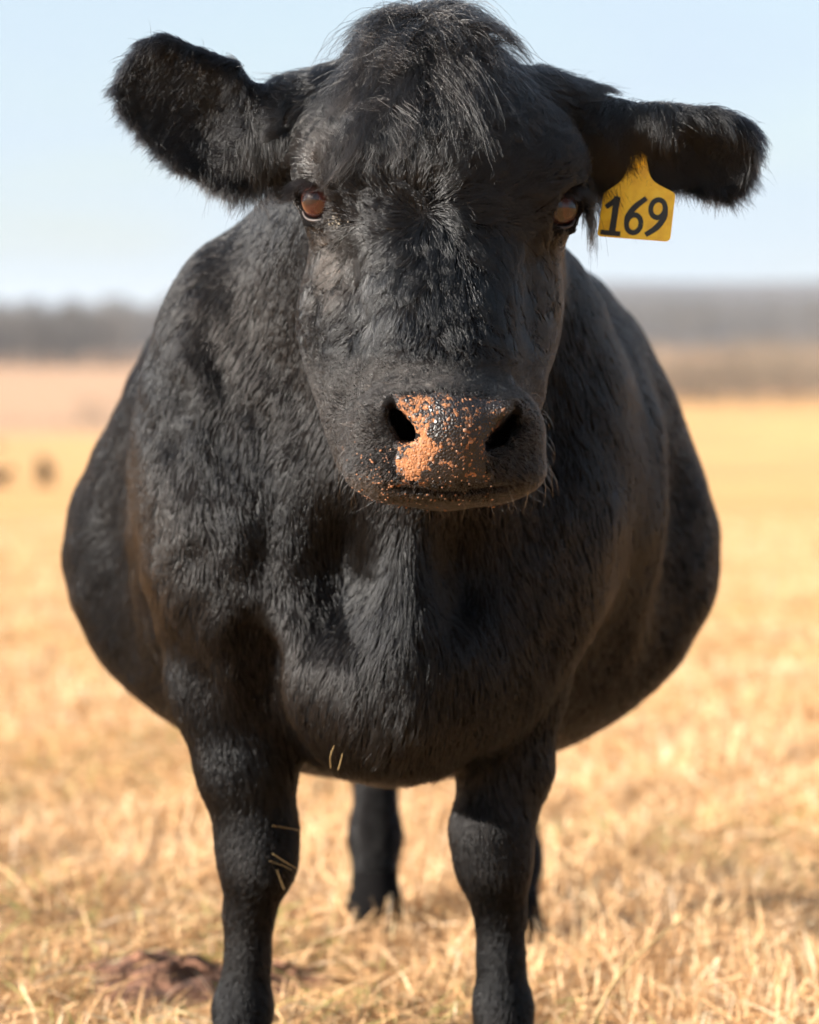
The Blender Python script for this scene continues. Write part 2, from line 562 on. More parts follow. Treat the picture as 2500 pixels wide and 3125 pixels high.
# hair
def hair_mat(name, dark, rough, ior):
    m = bpy.data.materials.new(name)
    m.use_nodes = True
    nt = m.node_tree
    nt.nodes.clear()
    out = nt.nodes.new('ShaderNodeOutputMaterial')
    h = nt.nodes.new('ShaderNodeBsdfHairPrincipled')
    h.parametrization = 'COLOR'
    h.inputs['Roughness'].default_value = rough
    h.inputs['Radial Roughness'].default_value = rough + 0.15
    h.inputs['Random Roughness'].default_value = 0.25
    h.inputs['IOR'].default_value = ior
    a = nt.nodes.new('ShaderNodeAttribute')
    a.attribute_name = 'pale'
    r = ramp(nt.nodes, [(0.0, dark), (0.35, (0.017, 0.0135, 0.0115)), (1.0, (0.10, 0.062, 0.042))], 1.0)
    nt.links.new(a.outputs['Fac'], r.inputs[0])
    nt.links.new(r.outputs[0], h.inputs['Color'])
    nt.links.new(h.outputs[0], out.inputs[0])
    return m


M_hair = hair_mat('black_hair', (0.0030, 0.0031, 0.0036), 0.18, 1.40)
M_coat = hair_mat('black_coat_hair', (0.0027, 0.0028, 0.0034), 0.20, 1.30)
M_leg = hair_mat('dull_leg_hair', (0.0024, 0.0025, 0.003), 0.26, 1.24)
M_ear = hair_mat('dull_ear_hair', (0.0026, 0.0028, 0.0036), 0.24, 1.32)

# ------------------------------------------------------------------ body mesh with nose skin
nose_poly = np.array([(1205, 1205), (1290, 1190), (1370, 1195), (1460, 1200), (1555, 1212), (1572, 1250), (1545, 1300), (1500, 1345),
                      (1495, 1420), (1520, 1482), (1370, 1490), (1205, 1482), (1190, 1400), (1205, 1345), (1265, 1335), (1235, 1290), (1205, 1245)], float)


def inside(poly, x, y):
    r = np.zeros(len(x), bool)
    for (x0, y0), (x1, y1) in zip(poly, np.roll(poly, -1, 0)):
        c = ((y0 > y) != (y1 > y)) & (x < (x1 - x0) * (y - y0) / (y1 - y0 + 1e-9) + x0)
        r ^= c
    return r


def chart(V):
    """front chart of the animal in photo pixels"""
    return V[:, 0] / V[:, 1] * F_PX + CX, HY - (V[:, 2] - CAM_H) / V[:, 1] * F_PX


# uneven flesh: low folds on neck and chest
u, w = chart(BV)
lump = 0.0022 * np.sin(BV[:, 0] * 41 + 3 * np.sin(BV[:, 2] * 9)) * np.sin(BV[:, 2] * 23 + 2 * np.sin(BV[:, 0] * 14))
lump += 0.002 * np.sin(BV[:, 0] * 83 + 4 * np.sin(BV[:, 2] * 13 + 1)) * np.sin(BV[:, 2] * 31 + 1)
lump *= smooth(3.48, 3.62, BV[:, 1]) * smooth(0.4, 0.55, BV[:, 2])
for line, dep, wid in (([(565, 1160), (540, 1340)], 0.012, 26), ([(640, 1000), (705, 1250), (650, 1480)], 0.009, 30), ([(790, 1250), (835, 1480), (800, 1740)], 0.013, 34),
                       ([(905, 1200), (935, 1420), (920, 1620)], 0.008, 28), ([(745, 1900), (690, 1760), (600, 1690)], 0.008, 30), ([(1690, 1300), (1640, 1650)], 0.009, 34), ([(1560, 1500), (1540, 1800)], 0.008, 34)):
    dist = np.full(len(BV), 1e9)
    for (ax_, ay_), (bx_, by_) in zip(line, line[1:]):
        tt = np.clip(((u - ax_) * (bx_ - ax_) + (w - ay_) * (by_ - ay_)) / ((bx_ - ax_) ** 2 + (by_ - ay_) ** 2), 0, 1)
        dist = np.minimum(dist, np.hypot(u - ax_ - tt * (bx_ - ax_), w - ay_ - tt * (by_ - ay_)))
    lump -= 0.32 * dep * (np.exp(-(dist / (1.3 * wid)) ** 2) - 0.4 * np.exp(-((dist - 2.3 * wid) / (1.3 * wid)) ** 2)) * (BV[:, 1] > 3.47) * (1 - smooth(3.85, 4.0, BV[:, 1]))
M_nostril, n, l, p = new_mat('dark_nostril_lining')
geo = n.new('ShaderNodeNewGeometry')
t = noise(n, l, 120, 3, geo.outputs['Position'])
r = ramp(n, [(0.3, (0.002, 0.0015, 0.0015)), (0.7, (0.006, 0.004, 0.004))])
l.new(t.outputs[0], r.inputs[0])
l.new(r.outputs[0], p.inputs['Base Color'])
p.inputs['Roughness'].default_value = 0.8
p.inputs['Specular IOR Level'].default_value = 0.1
body = mesh_obj('body', BV, BQ, [M_hide, M_nose, M_nostril], cow)
tag(body, 'black hairy body with a dark leathery muddy nose')
me = body.data
NV = np.empty(len(BV) * 3, np.float32)
me.vertex_normals.foreach_get('vector', NV)
NV = NV.reshape(-1, 3)
BV = BV + NV * lump[:, None]
me.vertices.foreach_set('co', BV.astype(np.float32).ravel())
me.update()
me.vertex_normals.foreach_get('vector', NV.ravel())
me.vertex_normals.foreach_get('vector', NV.reshape(-1))
u, w = chart(BV)
head_front = (BV[:, 1] < 3.36)
ju = 9 * np.sin(w * 0.09 + 2 * np.sin(u * 0.05)) + 5 * np.sin(w * 0.23 + 1)
jw = 8 * np.sin(u * 0.08 + 1.5 * np.sin(w * 0.06)) + 5 * np.sin(u * 0.21)
on_nose = inside(nose_poly, u + ju, w + jw) & (BV[:, 1] < 3.27)
fm = on_nose[BQ].all(1).astype(np.int32)
NOSTRILS = [np.array(q_, float) for q_ in ([(1178, 1218), (1203, 1212), (1226, 1264), (1256, 1300), (1290, 1325), (1275, 1354), (1225, 1345), (1188, 1290)],
                                            [(1594, 1240), (1568, 1234), (1543, 1284), (1508, 1322), (1470, 1348), (1484, 1378), (1535, 1366), (1578, 1310)])]
lining = (inside(NOSTRILS[0], u, w) | inside(NOSTRILS[1], u, w)) & (BV[:, 1] > 3.17) & (BV[:, 1] < 3.33)
fm[lining[BQ].all(1)] = 2
me.polygons.foreach_set('material_index', fm)
# how thickly mud is caked: heavy low on one side, along the nostril rim, light elsewhere
def blob(cx, cy, sx, sy):
    return np.exp(-((u - cx) / sx) ** 2 - ((w - cy) / sy) ** 2)
mud = 0.95 * blob(1240, 1420, 62, 70) + 0.75 * blob(1300, 1365, 34, 40) + 0.55 * blob(1268, 1225, 70, 26) + 0.5 * blob(1240, 1280, 45, 34) \
    + 0.55 * blob(1285, 1320, 26, 40) + 0.30 * blob(1420, 1330, 60, 60) + 0.22 * blob(1420, 1440, 70, 60) + 0.18 * blob(1400, 1240, 120, 40) + 0.2 * blob(1540, 1330, 40, 50)
mud = (mud * 0.9) * (1 - (1 - smooth(1188, 1235, u)) * smooth(1330, 1370, w)) + 0.15
at = me.attributes.new('mud', 'FLOAT', 'POINT')
at.data.foreach_set('value', mud.astype(np.float32))

# ------------------------------------------------------------------ fur
T = np.concatenate([BQ[:, [0, 1, 2]], BQ[:, [0, 2, 3]]])
TC = BV[T].mean(1)
TA = np.linalg.norm(np.cross(BV[T[:, 1]] - BV[T[:, 0]], BV[T[:, 2]] - BV[T[:, 0]]), axis=1) / 2
TN = NV[T].mean(1)
TN /= np.linalg.norm(TN, axis=1)[:, None] + 1e-9


def scatter(weight, count):
    """roots on the body: weight per triangle (density)"""
    p = TA * weight
    p = p / p.sum()
    f = rng.choice(len(T), count, p=p)
    a, b = rng.random(count), rng.random(count)
    fl = a + b > 1
    a[fl], b[fl] = 1 - a[fl], 1 - b[fl]
    c = 1 - a - b
    t = T[f]
    pos = BV[t[:, 0]] * a[:, None] + BV[t[:, 1]] * b[:, None] + BV[t[:, 2]] * c[:, None]
    nr = NV[t[:, 0]] * a[:, None] + NV[t[:, 1]] * b[:, None] + NV[t[:, 2]] * c[:, None]
    nr /= np.linalg.norm(nr, axis=1)[:, None] + 1e-9
    return pos, nr


def unit(v):
    return v / (np.linalg.norm(v, axis=-1, keepdims=True) + 1e-9)


def tangent(d, n):
    return unit(d - (d * n).sum(1)[:, None] * n)


def clump_ids(pos, every):
    n = len(pos)
    ids = rng.choice(n, max(1, n // every), replace=False)
    kd = kdtree.KDTree(len(ids))
    for q, i in enumerate(ids):
        kd.insert(pos[i], int(i))
    kd.balance()
    find = kd.find
    return np.fromiter((find(pp)[1] for pp in pos), np.int64, n)


def grow(name, pos, nrm, flow, length, K=6, lift=0.35, droop=0.15, jitter=0.18, clumps=((40, 0.7), (9, 0.6)), wave=0.0, wavelen=0.03,
         radius=0.0002, tip=0.25, pale=None, mat=None, curl=0.0, spread=None):
    """strands rooted at pos that leave the skin by `lift` and lie along `flow`; they gather into clumps"""
    n = len(pos)
    length = np.broadcast_to(np.asarray(length, float), (n,)) * rng.uniform(0.72, 1.18, n)
    lift = np.broadcast_to(np.asarray(lift, float), (n,))
    fl = tangent(flow + rng.normal(0, 1, (n, 3)) * jitter * np.linalg.norm(flow, axis=1)[:, None].clip(0.3), nrm)
    side = np.cross(nrm, fl)
    t = np.linspace(0, 1, K)[None, :, None]
    L = length[:, None, None]
    li = lift[:, None, None]
    pts = pos[:, None, :] + L * (t * (fl[:, None, :] * np.sqrt(1 - li ** 2) + nrm[:, None, :] * li) - 0.62 * t * t * li * nrm[:, None, :])
    pts[:, :, 2] -= (droop * L * t * t)[:, :, 0]
    if curl:
        pts += side[:, None, :] * (L * curl * t * t * rng.normal(0, 1, (n, 1, 1)))
    stray = (rng.random(n) > 0.07).astype(float)
    for every, amt in clumps:
        ci = clump_ids(pos, every)
        lead = pts[ci]
        if wave:
            ph = rng.uniform(0, 6.28, n)[ci][:, None, None]
            am = rng.uniform(0.3, 1.3, n)[ci][:, None, None]
            lead = lead + side[ci][:, None, :] * (wave * am * t * L * np.sin(ph + 6.28 * t * L / wavelen)) * (0.5 if every < 15 else 1.0)
        m = amt * (rng.uniform(0.55, 1.15, n).clip(0, 1) * stray)[:, None, None] * t ** 0.8
        pts = pts * (1 - m) + lead * m
    pts += rng.normal(0, 1, pts.shape) * (0.0006 * t)
    hc = bpy.data.hair_curves.new(name)
    hc.add_curves([K] * n)
    hc.position_data.foreach_set('vector', pts.astype(np.float32).ravel())
    rad = radius * rng.uniform(0.75, 1.25, n)[:, None] * (1 - (1 - tip) * np.linspace(0, 1, K)[None] ** 1.6)
    hc.points.foreach_set('radius', rad.astype(np.float32).ravel())
    a = hc.attributes.new('pale', 'FLOAT', 'CURVE')
    pl = np.zeros(n) if pale is None else pale
    a.data.foreach_set('value', np.clip(pl, 0, 1).astype(np.float32))
    hc.materials.append(mat or M_hair)
    o = bpy.data.objects.new(name, hc)
    col.objects.link(o)
    o.parent = cow
    o.matrix_parent_inverse = parent_inv(cow)
    return o


scene.cycles_curves.shape = 'RIBBONS'
scene.cycles_curves.subdivisions = 2

tu, tw = chart(TC)
TY, TZ = TC[:, 1], TC[:, 2]


def in_ear(V, m=0.0):
    """distance-like test for the two ears: fraction along the ear, or -1"""
    r = np.full(len(V), -1.0)
    for E in (EARL, EARR):
        A = E['tip'] - E['base']
        a = ((V - E['base']) @ A) / (A @ A)
        off = np.linalg.norm(V - E['base'] - a[:, None] * A, axis=1)
        r = np.where((a > 0.12) & (a < 1.2) & (off < 0.10), a, r)
    return r


ear_a = in_ear(TC)
is_ear = (ear_a > 0) & (np.abs(TC[:, 0] - 0.03) > 0.165) & (TY < 3.60) & (TZ > 1.05)
is_head = (TY < 3.545) & (TZ > 0.77) & ~is_ear & (np.abs(TC[:, 0] - 0.035) < 0.20)
tn_nose = on_nose[T].all(1)
hollow = (TY < 3.33) & (inside(NOSTRILS[0], tu, tw) | inside(NOSTRILS[1], tu, tw))
eye_bare = np.zeros(len(T), bool)
for c, s in EYES:
    eye_bare |= np.linalg.norm(TC - (c + np.array((s * 0.006, -0.010, 0))), axis=1) < 0.0235
facing = (TN * unit(np.array((0, 0, CAM_H)) - TC)).sum(1)
seen = np.where(facing > -0.35, 1.0, 0.22)


# ---- the face
W = np.array((1290.0, 655.0))          # the whorl on the forehead
POLL = np.array((1285.0, 95.0))        # the topknot grows from here
NOSE = np.array((1372.0, 1310.0))


def face_flow(px, py):
    """combing direction on the face in chart units (right, down), hair length, lift"""
    q = np.stack([px, py], 1)
    v = q - W
    r = np.linalg.norm(v, axis=1)
    rad = unit(v)
    swirl = np.stack([-rad[:, 1], rad[:, 0]], 1)
    down = np.stack([0.75 * np.tanh((px - 1335) / 330), np.ones_like(px)], 1)
    up = np.stack([0.9 * np.tanh((px - 1310) / 200), -0.55 * np.ones_like(px)], 1)
    near = np.exp(-(r / 170) ** 2)[:, None]
    below = smooth(-60, 90, py - W[1] - 0.10 * np.abs(px - W[0]))[:, None]
    f = below * down + (1 - below) * up
    f = f * (1 - near) + (rad + 0.55 * swirl) * near
    # the fall of the topknot
    vt = q - POLL
    fall = unit(vt * np.array((1.3, 1.0)) + np.array((30.0, 40.0)))
    k = (1 - smooth(300, 420, py + 40 * np.sin(px * 0.02)))[:, None]
    f = f * (1 - k) + fall * k
    # temples and sides flow outwards and back
    sidef = np.stack([np.sign(px - 1335) * 0.9, 0.55 * np.ones_like(px)], 1)
    k = (smooth(290, 400, np.abs(px - 1335)) * smooth(640, 760, py) * (1 - smooth(1050, 1200, py)))[:, None]
    f = f * (1 - 0.6 * k) + sidef * 0.6 * k
    # the muzzle: away from the nose
    vm = q - NOSE
    mz = unit(vm * np.array((1.0, 1.1)))
    mz = mz + np.array((0, 0.35)) * smooth(1250, 1420, py)[:, None]
    k = smooth(1085, 1150, py + 0.12 * np.abs(px - 1370))[:, None]
    f = f * (1 - k) + mz * k
    L = np.full(len(px), 0.021)
    L += 0.014 * np.exp(-(r / 330) ** 2)
    L += 0.012 * (1 - smooth(250, 480, py)) + 0.010 * (1 - smooth(480, 640, py)) - 0.012 * (1 - smooth(120, 260, py))
    L = L * (1 - 0.55 * smooth(280, 370, np.abs(px - 1335)) * smooth(480, 640, py))
    L = L * (1 - 0.30 * smooth(800, 1000, py))
    L = L * (1 - 0.55 * smooth(1000, 1170, py))
    return f, L


def to3d(f):
    return np.stack([f[:, 0], np.zeros(len(f)), -f[:, 1]], 1)


def pale_face(px, py):
    """sun-bleached brown patches, and sunlight on the muzzle put into its hair colour"""
    b = 0.42 * np.exp(-((px - 1000) / 75) ** 2 - ((py - 810) / 120) ** 2)
    b += 0.20 * np.exp(-((px - 1010) / 80) ** 2 - ((py - 470) / 110) ** 2)
    b += 0.22 * np.exp(-((px - 1700) / 60) ** 2 - ((py - 850) / 150) ** 2)
    b += 0.18 * np.exp(-((px - 1330) / 190) ** 2 - ((py - 1165) / 60) ** 2)  # from here down: muzzle hair paled to look sunlit, top and left most
    b += 0.30 * np.exp(-((px - 1130) / 60) ** 2 - ((py - 1460) / 40) ** 2)
    b += 0.14 * smooth(1000, 1300, py)
    return b


wt = is_head & ~tn_nose & ~hollow & ~eye_bare
pc = nose_poly.mean(0)
inner = pc + (nose_poly - pc) * 0.86
rim = inside(nose_poly, tu, tw) & ~inside(inner, tu, tw) & (TY < 3.27) & ~hollow
dens = (wt | rim) * seen * np.where(tw > 1120, 2.6, 1.0) * np.where(rim, 0.45, 1.0)
pos, nr = scatter(dens, 200000)
px, py = chart(pos)
f, L = face_flow(px, py)
for c, s in EYES:
    dd = np.linalg.norm(pos - c, axis=1)
    L = L * (0.36 + 0.64 * smooth(0.032, 0.062, dd))
fl = to3d(f)
fl[:, 1] += smooth(250, 420, np.abs(px - 1335)) * 0.5
back = smooth(3.42, 3.52, pos[:, 1])
fl = fl * (1 - back[:, None]) + np.array((0, 0.6, -0.7)) * back[:, None]
mz = py > 1120 + rng.uniform(0, 90, len(py))
wavy = ~mz
pal = pale_face(px, py) * rng.uniform(0.5, 1.2, len(px)) + (rng.random(len(px)) < 0.03) * 0.25
fore = (1 - smooth(600, 760, py))[wavy]
grow('face_hair', pos[wavy], nr[wavy], fl[wavy], L[wavy] * (1 + 0.5 * fore), K=8, lift=0.36 + 0.16 * fore, droop=0.06, jitter=0.24, clumps=((260, 0.52), (34, 0.72), (6, 0.35)), wave=0.20, wavelen=0.045,
     radius=0.00021, pale=pal[wavy])
pos, nr = scatter((wt | rim) * seen * smooth(1060, 1150, tw) * np.where(rim, np.where(tu > 1330, 0.9, 0.35), 1.0), 95000)
px, py = chart(pos)
f, L = face_flow(px, py)
fl = to3d(f)
fl[:, 1] += 0.35
grow('muzzle_hair', pos, nr, fl, np.clip(L, 0.0065, 0.012), K=5, lift=0.5, droop=0.04, jitter=0.42, clumps=((14, 0.4),), radius=0.00017,
     pale=pale_face(px, py) * rng.uniform(0.2, 1.6, len(px)))

# ---- topknot: long locks from the poll
wt = is_head & (tw < 330) & (np.abs(tu - 1310) < 260) & (TY < 3.53)
dens = wt * np.exp(-((tu - 1285) / 90) ** 2 - ((tw - 150) / 70) ** 2)
pos, nr = scatter(dens, 9000)
px, py = chart(pos)
v = np.stack([px, py], 1) - POLL
f = unit(v * np.array((1.5, 0.8)) + np.array((60.0, 70.0)))
fl = to3d(f)
up = (py < 120)
fl[up, 2] += 0.25
fl[:, 1] -= 0.15
grow('topknot', pos, nr, fl, 0.060 + 0.095 * rng.random(len(px)) ** 1.3, K=14, lift=np.where(up, 0.80, 0.55), droop=0.30, jitter=0.50, clumps=((200, 0.90), (36, 0.82)), wave=0.16, wavelen=0.060,
     radius=0.00027, pale=rng.random(len(px)) * 0.25, curl=0.12)

# ---- ears
wt = is_ear
pos, nr = scatter(wt * 1.0, 60000)
sgn = np.sign(pos[:, 0] - 0.03)
fl = np.stack([sgn * 0.75, np.zeros(len(pos)), np.full(len(pos), -0.55)], 1)
rightear = sgn > 0
fl[~rightear] = np.array((-0.75, -0.10, -0.25))
fl[rightear] = np.array((0.45, -0.15, -0.9))
grow('ear_hair', pos, nr, fl, np.where(rightear, 0.030, 0.026) * rng.uniform(0.5, 1.5, len(pos)), K=6, lift=0.45, droop=0.22, jitter=0.45, clumps=((50, 0.55), (10, 0.5)), wave=0.08, wavelen=0.03,
     radius=0.00022, pale=rng.random(len(pos)) * 0.03, mat=M_ear)
# long fringe hanging from the lower rims and from the inside of the ears
low = wt & (TN[:, 2] < 0.1)
pos, nr = scatter(low * 1.0, 15000)
rightear = pos[:, 0] > 0.03
keep = np.ones(len(pos), bool)
fl = np.zeros((len(pos), 3)) + np.array((0, -0.25, -1.0))
fl[~rightear] = np.array((-0.15, -0.25, -0.95))
fr = in_ear(pos)
Lf = np.where(rightear, 0.030 + 0.042 * np.exp(-((fr - 0.12) / 0.25) ** 2), 0.024 + 0.022 * np.exp(-((fr - 0.15) / 0.3) ** 2)) * rng.uniform(0.5, 1.2, len(pos))
grow('ear_fringe', pos, nr, fl, Lf, K=8, lift=0.40, droop=0.35, jitter=0.45, clumps=((60, 0.55), (14, 0.5)), wave=0.06, wavelen=0.05,
     radius=0.00022, pale=rng.random(len(pos)) * 0.12)

wt = is_ear & (tu > 1840) & (tu < 2050) & (tw < 500) & (TN[:, 1] < -0.1)
pos, nr = scatter(wt * 1.0, 2600)
grow('ear_locks', pos, nr, np.zeros((len(pos), 3)) + np.array((0.08, -0.30, -1.0)), 0.054 * rng.uniform(0.5, 1.3, len(pos)), K=8, lift=0.50, droop=0.4, jitter=0.55, clumps=((40, 0.6), (12, 0.5)), wave=0.12, wavelen=0.04,
     radius=0.00022, pale=rng.random(len(pos)) * 0.12)

# a tuft hanging from the root of the ear beside the eye
wt = (tu > 1765) & (tu < 1835) & (tw > 400) & (tw < 590) & (TY > 3.455) & (TY < 3.58) & (TN[:, 1] < 0.2)
pos, nr = scatter(wt * 1.0, 450)
grow('ear_tuft', pos, nr, np.zeros((len(pos), 3)) + np.array((0.12, -0.10, -1.0)), 0.060, K=8, lift=0.40, droop=0.5, jitter=0.25, clumps=((150, 0.75), (20, 0.5)), wave=0.08, wavelen=0.05,
     radius=0.00024, pale=rng.random(len(pos)) * 0.1)

# ---- coat of neck, body and legs
wt = ~is_head & ~is_ear & (TZ > 0.075)
legz = 1 - smooth(0.30, 0.48, TZ)
dens = wt * seen * (1 + 1.8 * legz) * np.where(TY < 3.95, 1.5, 1.0)
pos, nr = scatter(dens, 280000)
px, py = chart(pos)
n_ = len(pos)
down = np.zeros((n_, 3)) + np.array((0.0, 0.45, -1.0))
sw = 0.35 * np.sin(pos[:, 0] * 17 + 2 * np.sin(pos[:, 2] * 8)) + 0.25 * np.sin(pos[:, 2] * 21 + pos[:, 0] * 9)
down[:, 0] += sw * smooth(3.4, 3.6, pos[:, 1]) * (1 - smooth(4.0, 4.3, pos[:, 1])) * 0.6
bar = smooth(4.0, 4.3, pos[:, 1])
down[:, 1] += 0.8 * bar
lz = 1 - smooth(0.28, 0.46, pos[:, 2])
L = 0.019 - 0.003 * bar
bris = np.exp(-((px - 1200) / 170) ** 2) * smooth(1500, 1700, py) * (pos[:, 1] < 3.85)
L = L + 0.020 * bris
L = L * (1 - lz) + 0.013 * lz
brown = 0.18 * np.exp(-((px - 700) / 160) ** 2 - ((py - 950) / 250) ** 2) + 0.22 * np.exp(-((px - 480) / 90) ** 2 - ((py - 1600) / 300) ** 2)
brown += 0.18 * np.exp(-((px - 800) / 130) ** 2 - ((py - 2050) / 150) ** 2) + 0.15 * np.exp(-((px - 1480) / 60) ** 2 - ((py - 2680) / 50) ** 2)
brown = 0.5 * brown * (1 - bar) + 0.04 + 0.05 * np.sin(pos[:, 0] * 13 + pos[:, 2] * 17)
up_ = lz < 0.5
grow('coat', pos[up_], nr[up_], down[up_], L[up_], K=5, lift=0.28, droop=0.08, jitter=0.20, clumps=((45, 0.24), (8, 0.40)), wave=0.05, wavelen=0.03,
     radius=0.00036, pale=brown[up_], mat=M_coat)
lo_ = ~up_
grow('leg_hair', pos[lo_], nr[lo_], down[lo_], L[lo_] * 0.85, K=4, lift=0.16, droop=0.05, jitter=0.22, clumps=((6, 0.25),), radius=0.00036, pale=brown[lo_], mat=M_leg)
# ------------------------------------------------------------------ eyes, lashes, whiskers, mud
M_eye, n, l, p = new_mat('brown_eye')
tc = n.new('ShaderNodeTexCoord')
sep = n.new('ShaderNodeSeparateXYZ')
l.new(tc.outputs['Object'], sep.inputs[0])


def math_node(op, a, b=None):
    m = n.new('ShaderNodeMath')
    m.operation = op
    for i, v in enumerate((a, b)):
        if v is None:
            continue
        if isinstance(v, (int, float)):
            m.inputs[i].default_value = v
        else:
            l.new(v, m.inputs[i])
    return m.outputs[0]


x2 = math_node('POWER', sep.outputs[0], 2.0)
y2 = math_node('POWER', sep.outputs[1], 2.0)
rad = math_node('SQRT', math_node('ADD', x2, y2))
radm = n.new('ShaderNodeMapRange')
radm.inputs['From Max'].default_value = EYE_R
l.new(rad, radm.inputs[0])
nz = noise(n, l, 380, 3, tc.outputs['Object'])
wob = math_node('ADD', radm.outputs[0], math_node('MULTIPLY', math_node('SUBTRACT', nz.outputs[0], 0.5), 0.10))
iris = ramp(n, [(0.30, (0.022, 0.007, 0.006)), (0.52, (0.044, 0.012, 0.009)), (0.70, (0.055, 0.015, 0.010)), (0.82, (0.012, 0.006, 0.005)), (0.95, (0.05, 0.025, 0.022))])
l.new(wob, iris.inputs[0])
pup = math_node('SQRT', math_node('ADD', math_node('POWER', math_node('DIVIDE', sep.outputs[0], 0.0125), 2.0), math_node('POWER', math_node('DIVIDE', sep.outputs[1], 0.0070), 2.0)))
pm = n.new('ShaderNodeMapRange')
pm.inputs['From Min'].default_value = 0.85
pm.inputs['From Max'].default_value = 1.08
l.new(pup, pm.inputs[0])
mix = n.new('ShaderNodeMix'); mix.data_type = 'RGBA'
l.new(pm.outputs[0], mix.inputs[0])
mix.inputs[6].default_value = (0.008, 0.004, 0.004, 1)
l.new(iris.outputs[0], mix.inputs[7])
l.new(mix.outputs[2], p.inputs['Base Color'])
p.inputs['Roughness'].default_value = 0.5
p.inputs['Specular IOR Level'].default_value = 0.0
p.inputs['Coat Weight'].default_value = 1.0
p.inputs['Coat Roughness'].default_value = 0.03
p.inputs['Subsurface Weight'].default_value = 0.0

M_rim, n, l, p = new_mat('moist_eyelid')
geo = n.new('ShaderNodeNewGeometry')
t = noise(n, l, 220, 4, geo.outputs['Position'])
r = ramp(n, [(0.35, (0.014, 0.009, 0.008)), (0.7, (0.055, 0.034, 0.03))])
l.new(t.outputs[0], r.inputs[0])
l.new(r.outputs[0], p.inputs['Base Color'])
p.inputs['Roughness'].default_value = 0.6


def sphere(nu=40, nv=24):
    th = np.linspace(0, np.pi, nv + 1)
    ph = np.arange(nu) * 2 * np.pi / nu
    V = [(0, 0, 1)] + [(math.sin(a) * math.cos(b), math.sin(a) * math.sin(b), math.cos(a)) for a in th[1:-1] for b in ph] + [(0, 0, -1)]
    Fc = []
    for j in range(nu):
        Fc.append((0, 1 + j, 1 + (j + 1) % nu, 1 + (j + 1) % nu))
    for i in range(nv - 2):
        for j in range(nu):
            a, b = 1 + i * nu + j, 1 + i * nu + (j + 1) % nu
            Fc.append((a, a + nu, b + nu, b))
    q = 1 + (nv - 2) * nu
    last = len(V) - 1
    for j in range(nu):
        Fc.append((q + j, last, q + (j + 1) % nu, q + (j + 1) % nu))
    return np.array(V), Fc


def poly_obj(name, verts, faces, mat, parent=None, smooth=True):
    me = bpy.data.meshes.new(name)
    me.from_pydata([tuple(v) for v in verts], [], [tuple(dict.fromkeys(f)) for f in faces])
    if smooth:
        me.polygons.foreach_set('use_smooth', np.ones(len(me.polygons), dtype=bool))
    for m in (mat if isinstance(mat, (list, tuple)) else [mat]):
        me.materials.append(m)
    me.update()
    o = bpy.data.objects.new(name, me)
    col.objects.link(o)
    if parent is not None:
        o.parent = parent
        o.matrix_parent_inverse = parent_inv(parent)
    return o


def tube(path, radii, sides=6):
    """tube along a polyline -> verts, faces"""
    path = np.asarray(path, float)
    V, Fc = [], []
    for i, pnt in enumerate(path):
        d = unit((path[min(i + 1, len(path) - 1)] - path[max(i - 1, 0)])[None])[0]
        a = np.cross(d, (0.31, 0.2, 0.93))
        a = a / (np.linalg.norm(a) + 1e-9)
        b = np.cross(d, a)
        for s in range(sides):
            an = 2 * np.pi * s / sides
            V.append(pnt + radii[i] * (a * math.cos(an) + b * math.sin(an)))
    for i in range(len(path) - 1):
        for s in range(sides):
            s2 = (s + 1) % sides
            Fc.append((i * sides + s, i * sides + s2, (i + 1) * sides + s2, (i + 1) * sides + s))
    Fc.append(tuple(range(sides))[::-1])
    Fc.append(tuple((len(path) - 1) * sides + s for s in range(sides)))
    return np.array(V), Fc


def spline(pts, n=24):
    """smooth curve through points (Catmull-Rom)"""
    p = np.asarray(pts, float)
    p = np.concatenate([[2 * p[0] - p[1]], p, [2 * p[-1] - p[-2]]])
    out = []
    segs = len(p) - 3
    for u_ in np.linspace(0, segs - 1e-6, n):
        i = int(u_)
        t = u_ - i
        a, b, c, d = p[i:i + 4]
        out.append(0.5 * (2 * b + (c - a) * t + (2 * a - 5 * b + 4 * c - d) * t * t + (3 * b - a - 3 * c + d) * t ** 3))
    return np.array(out)


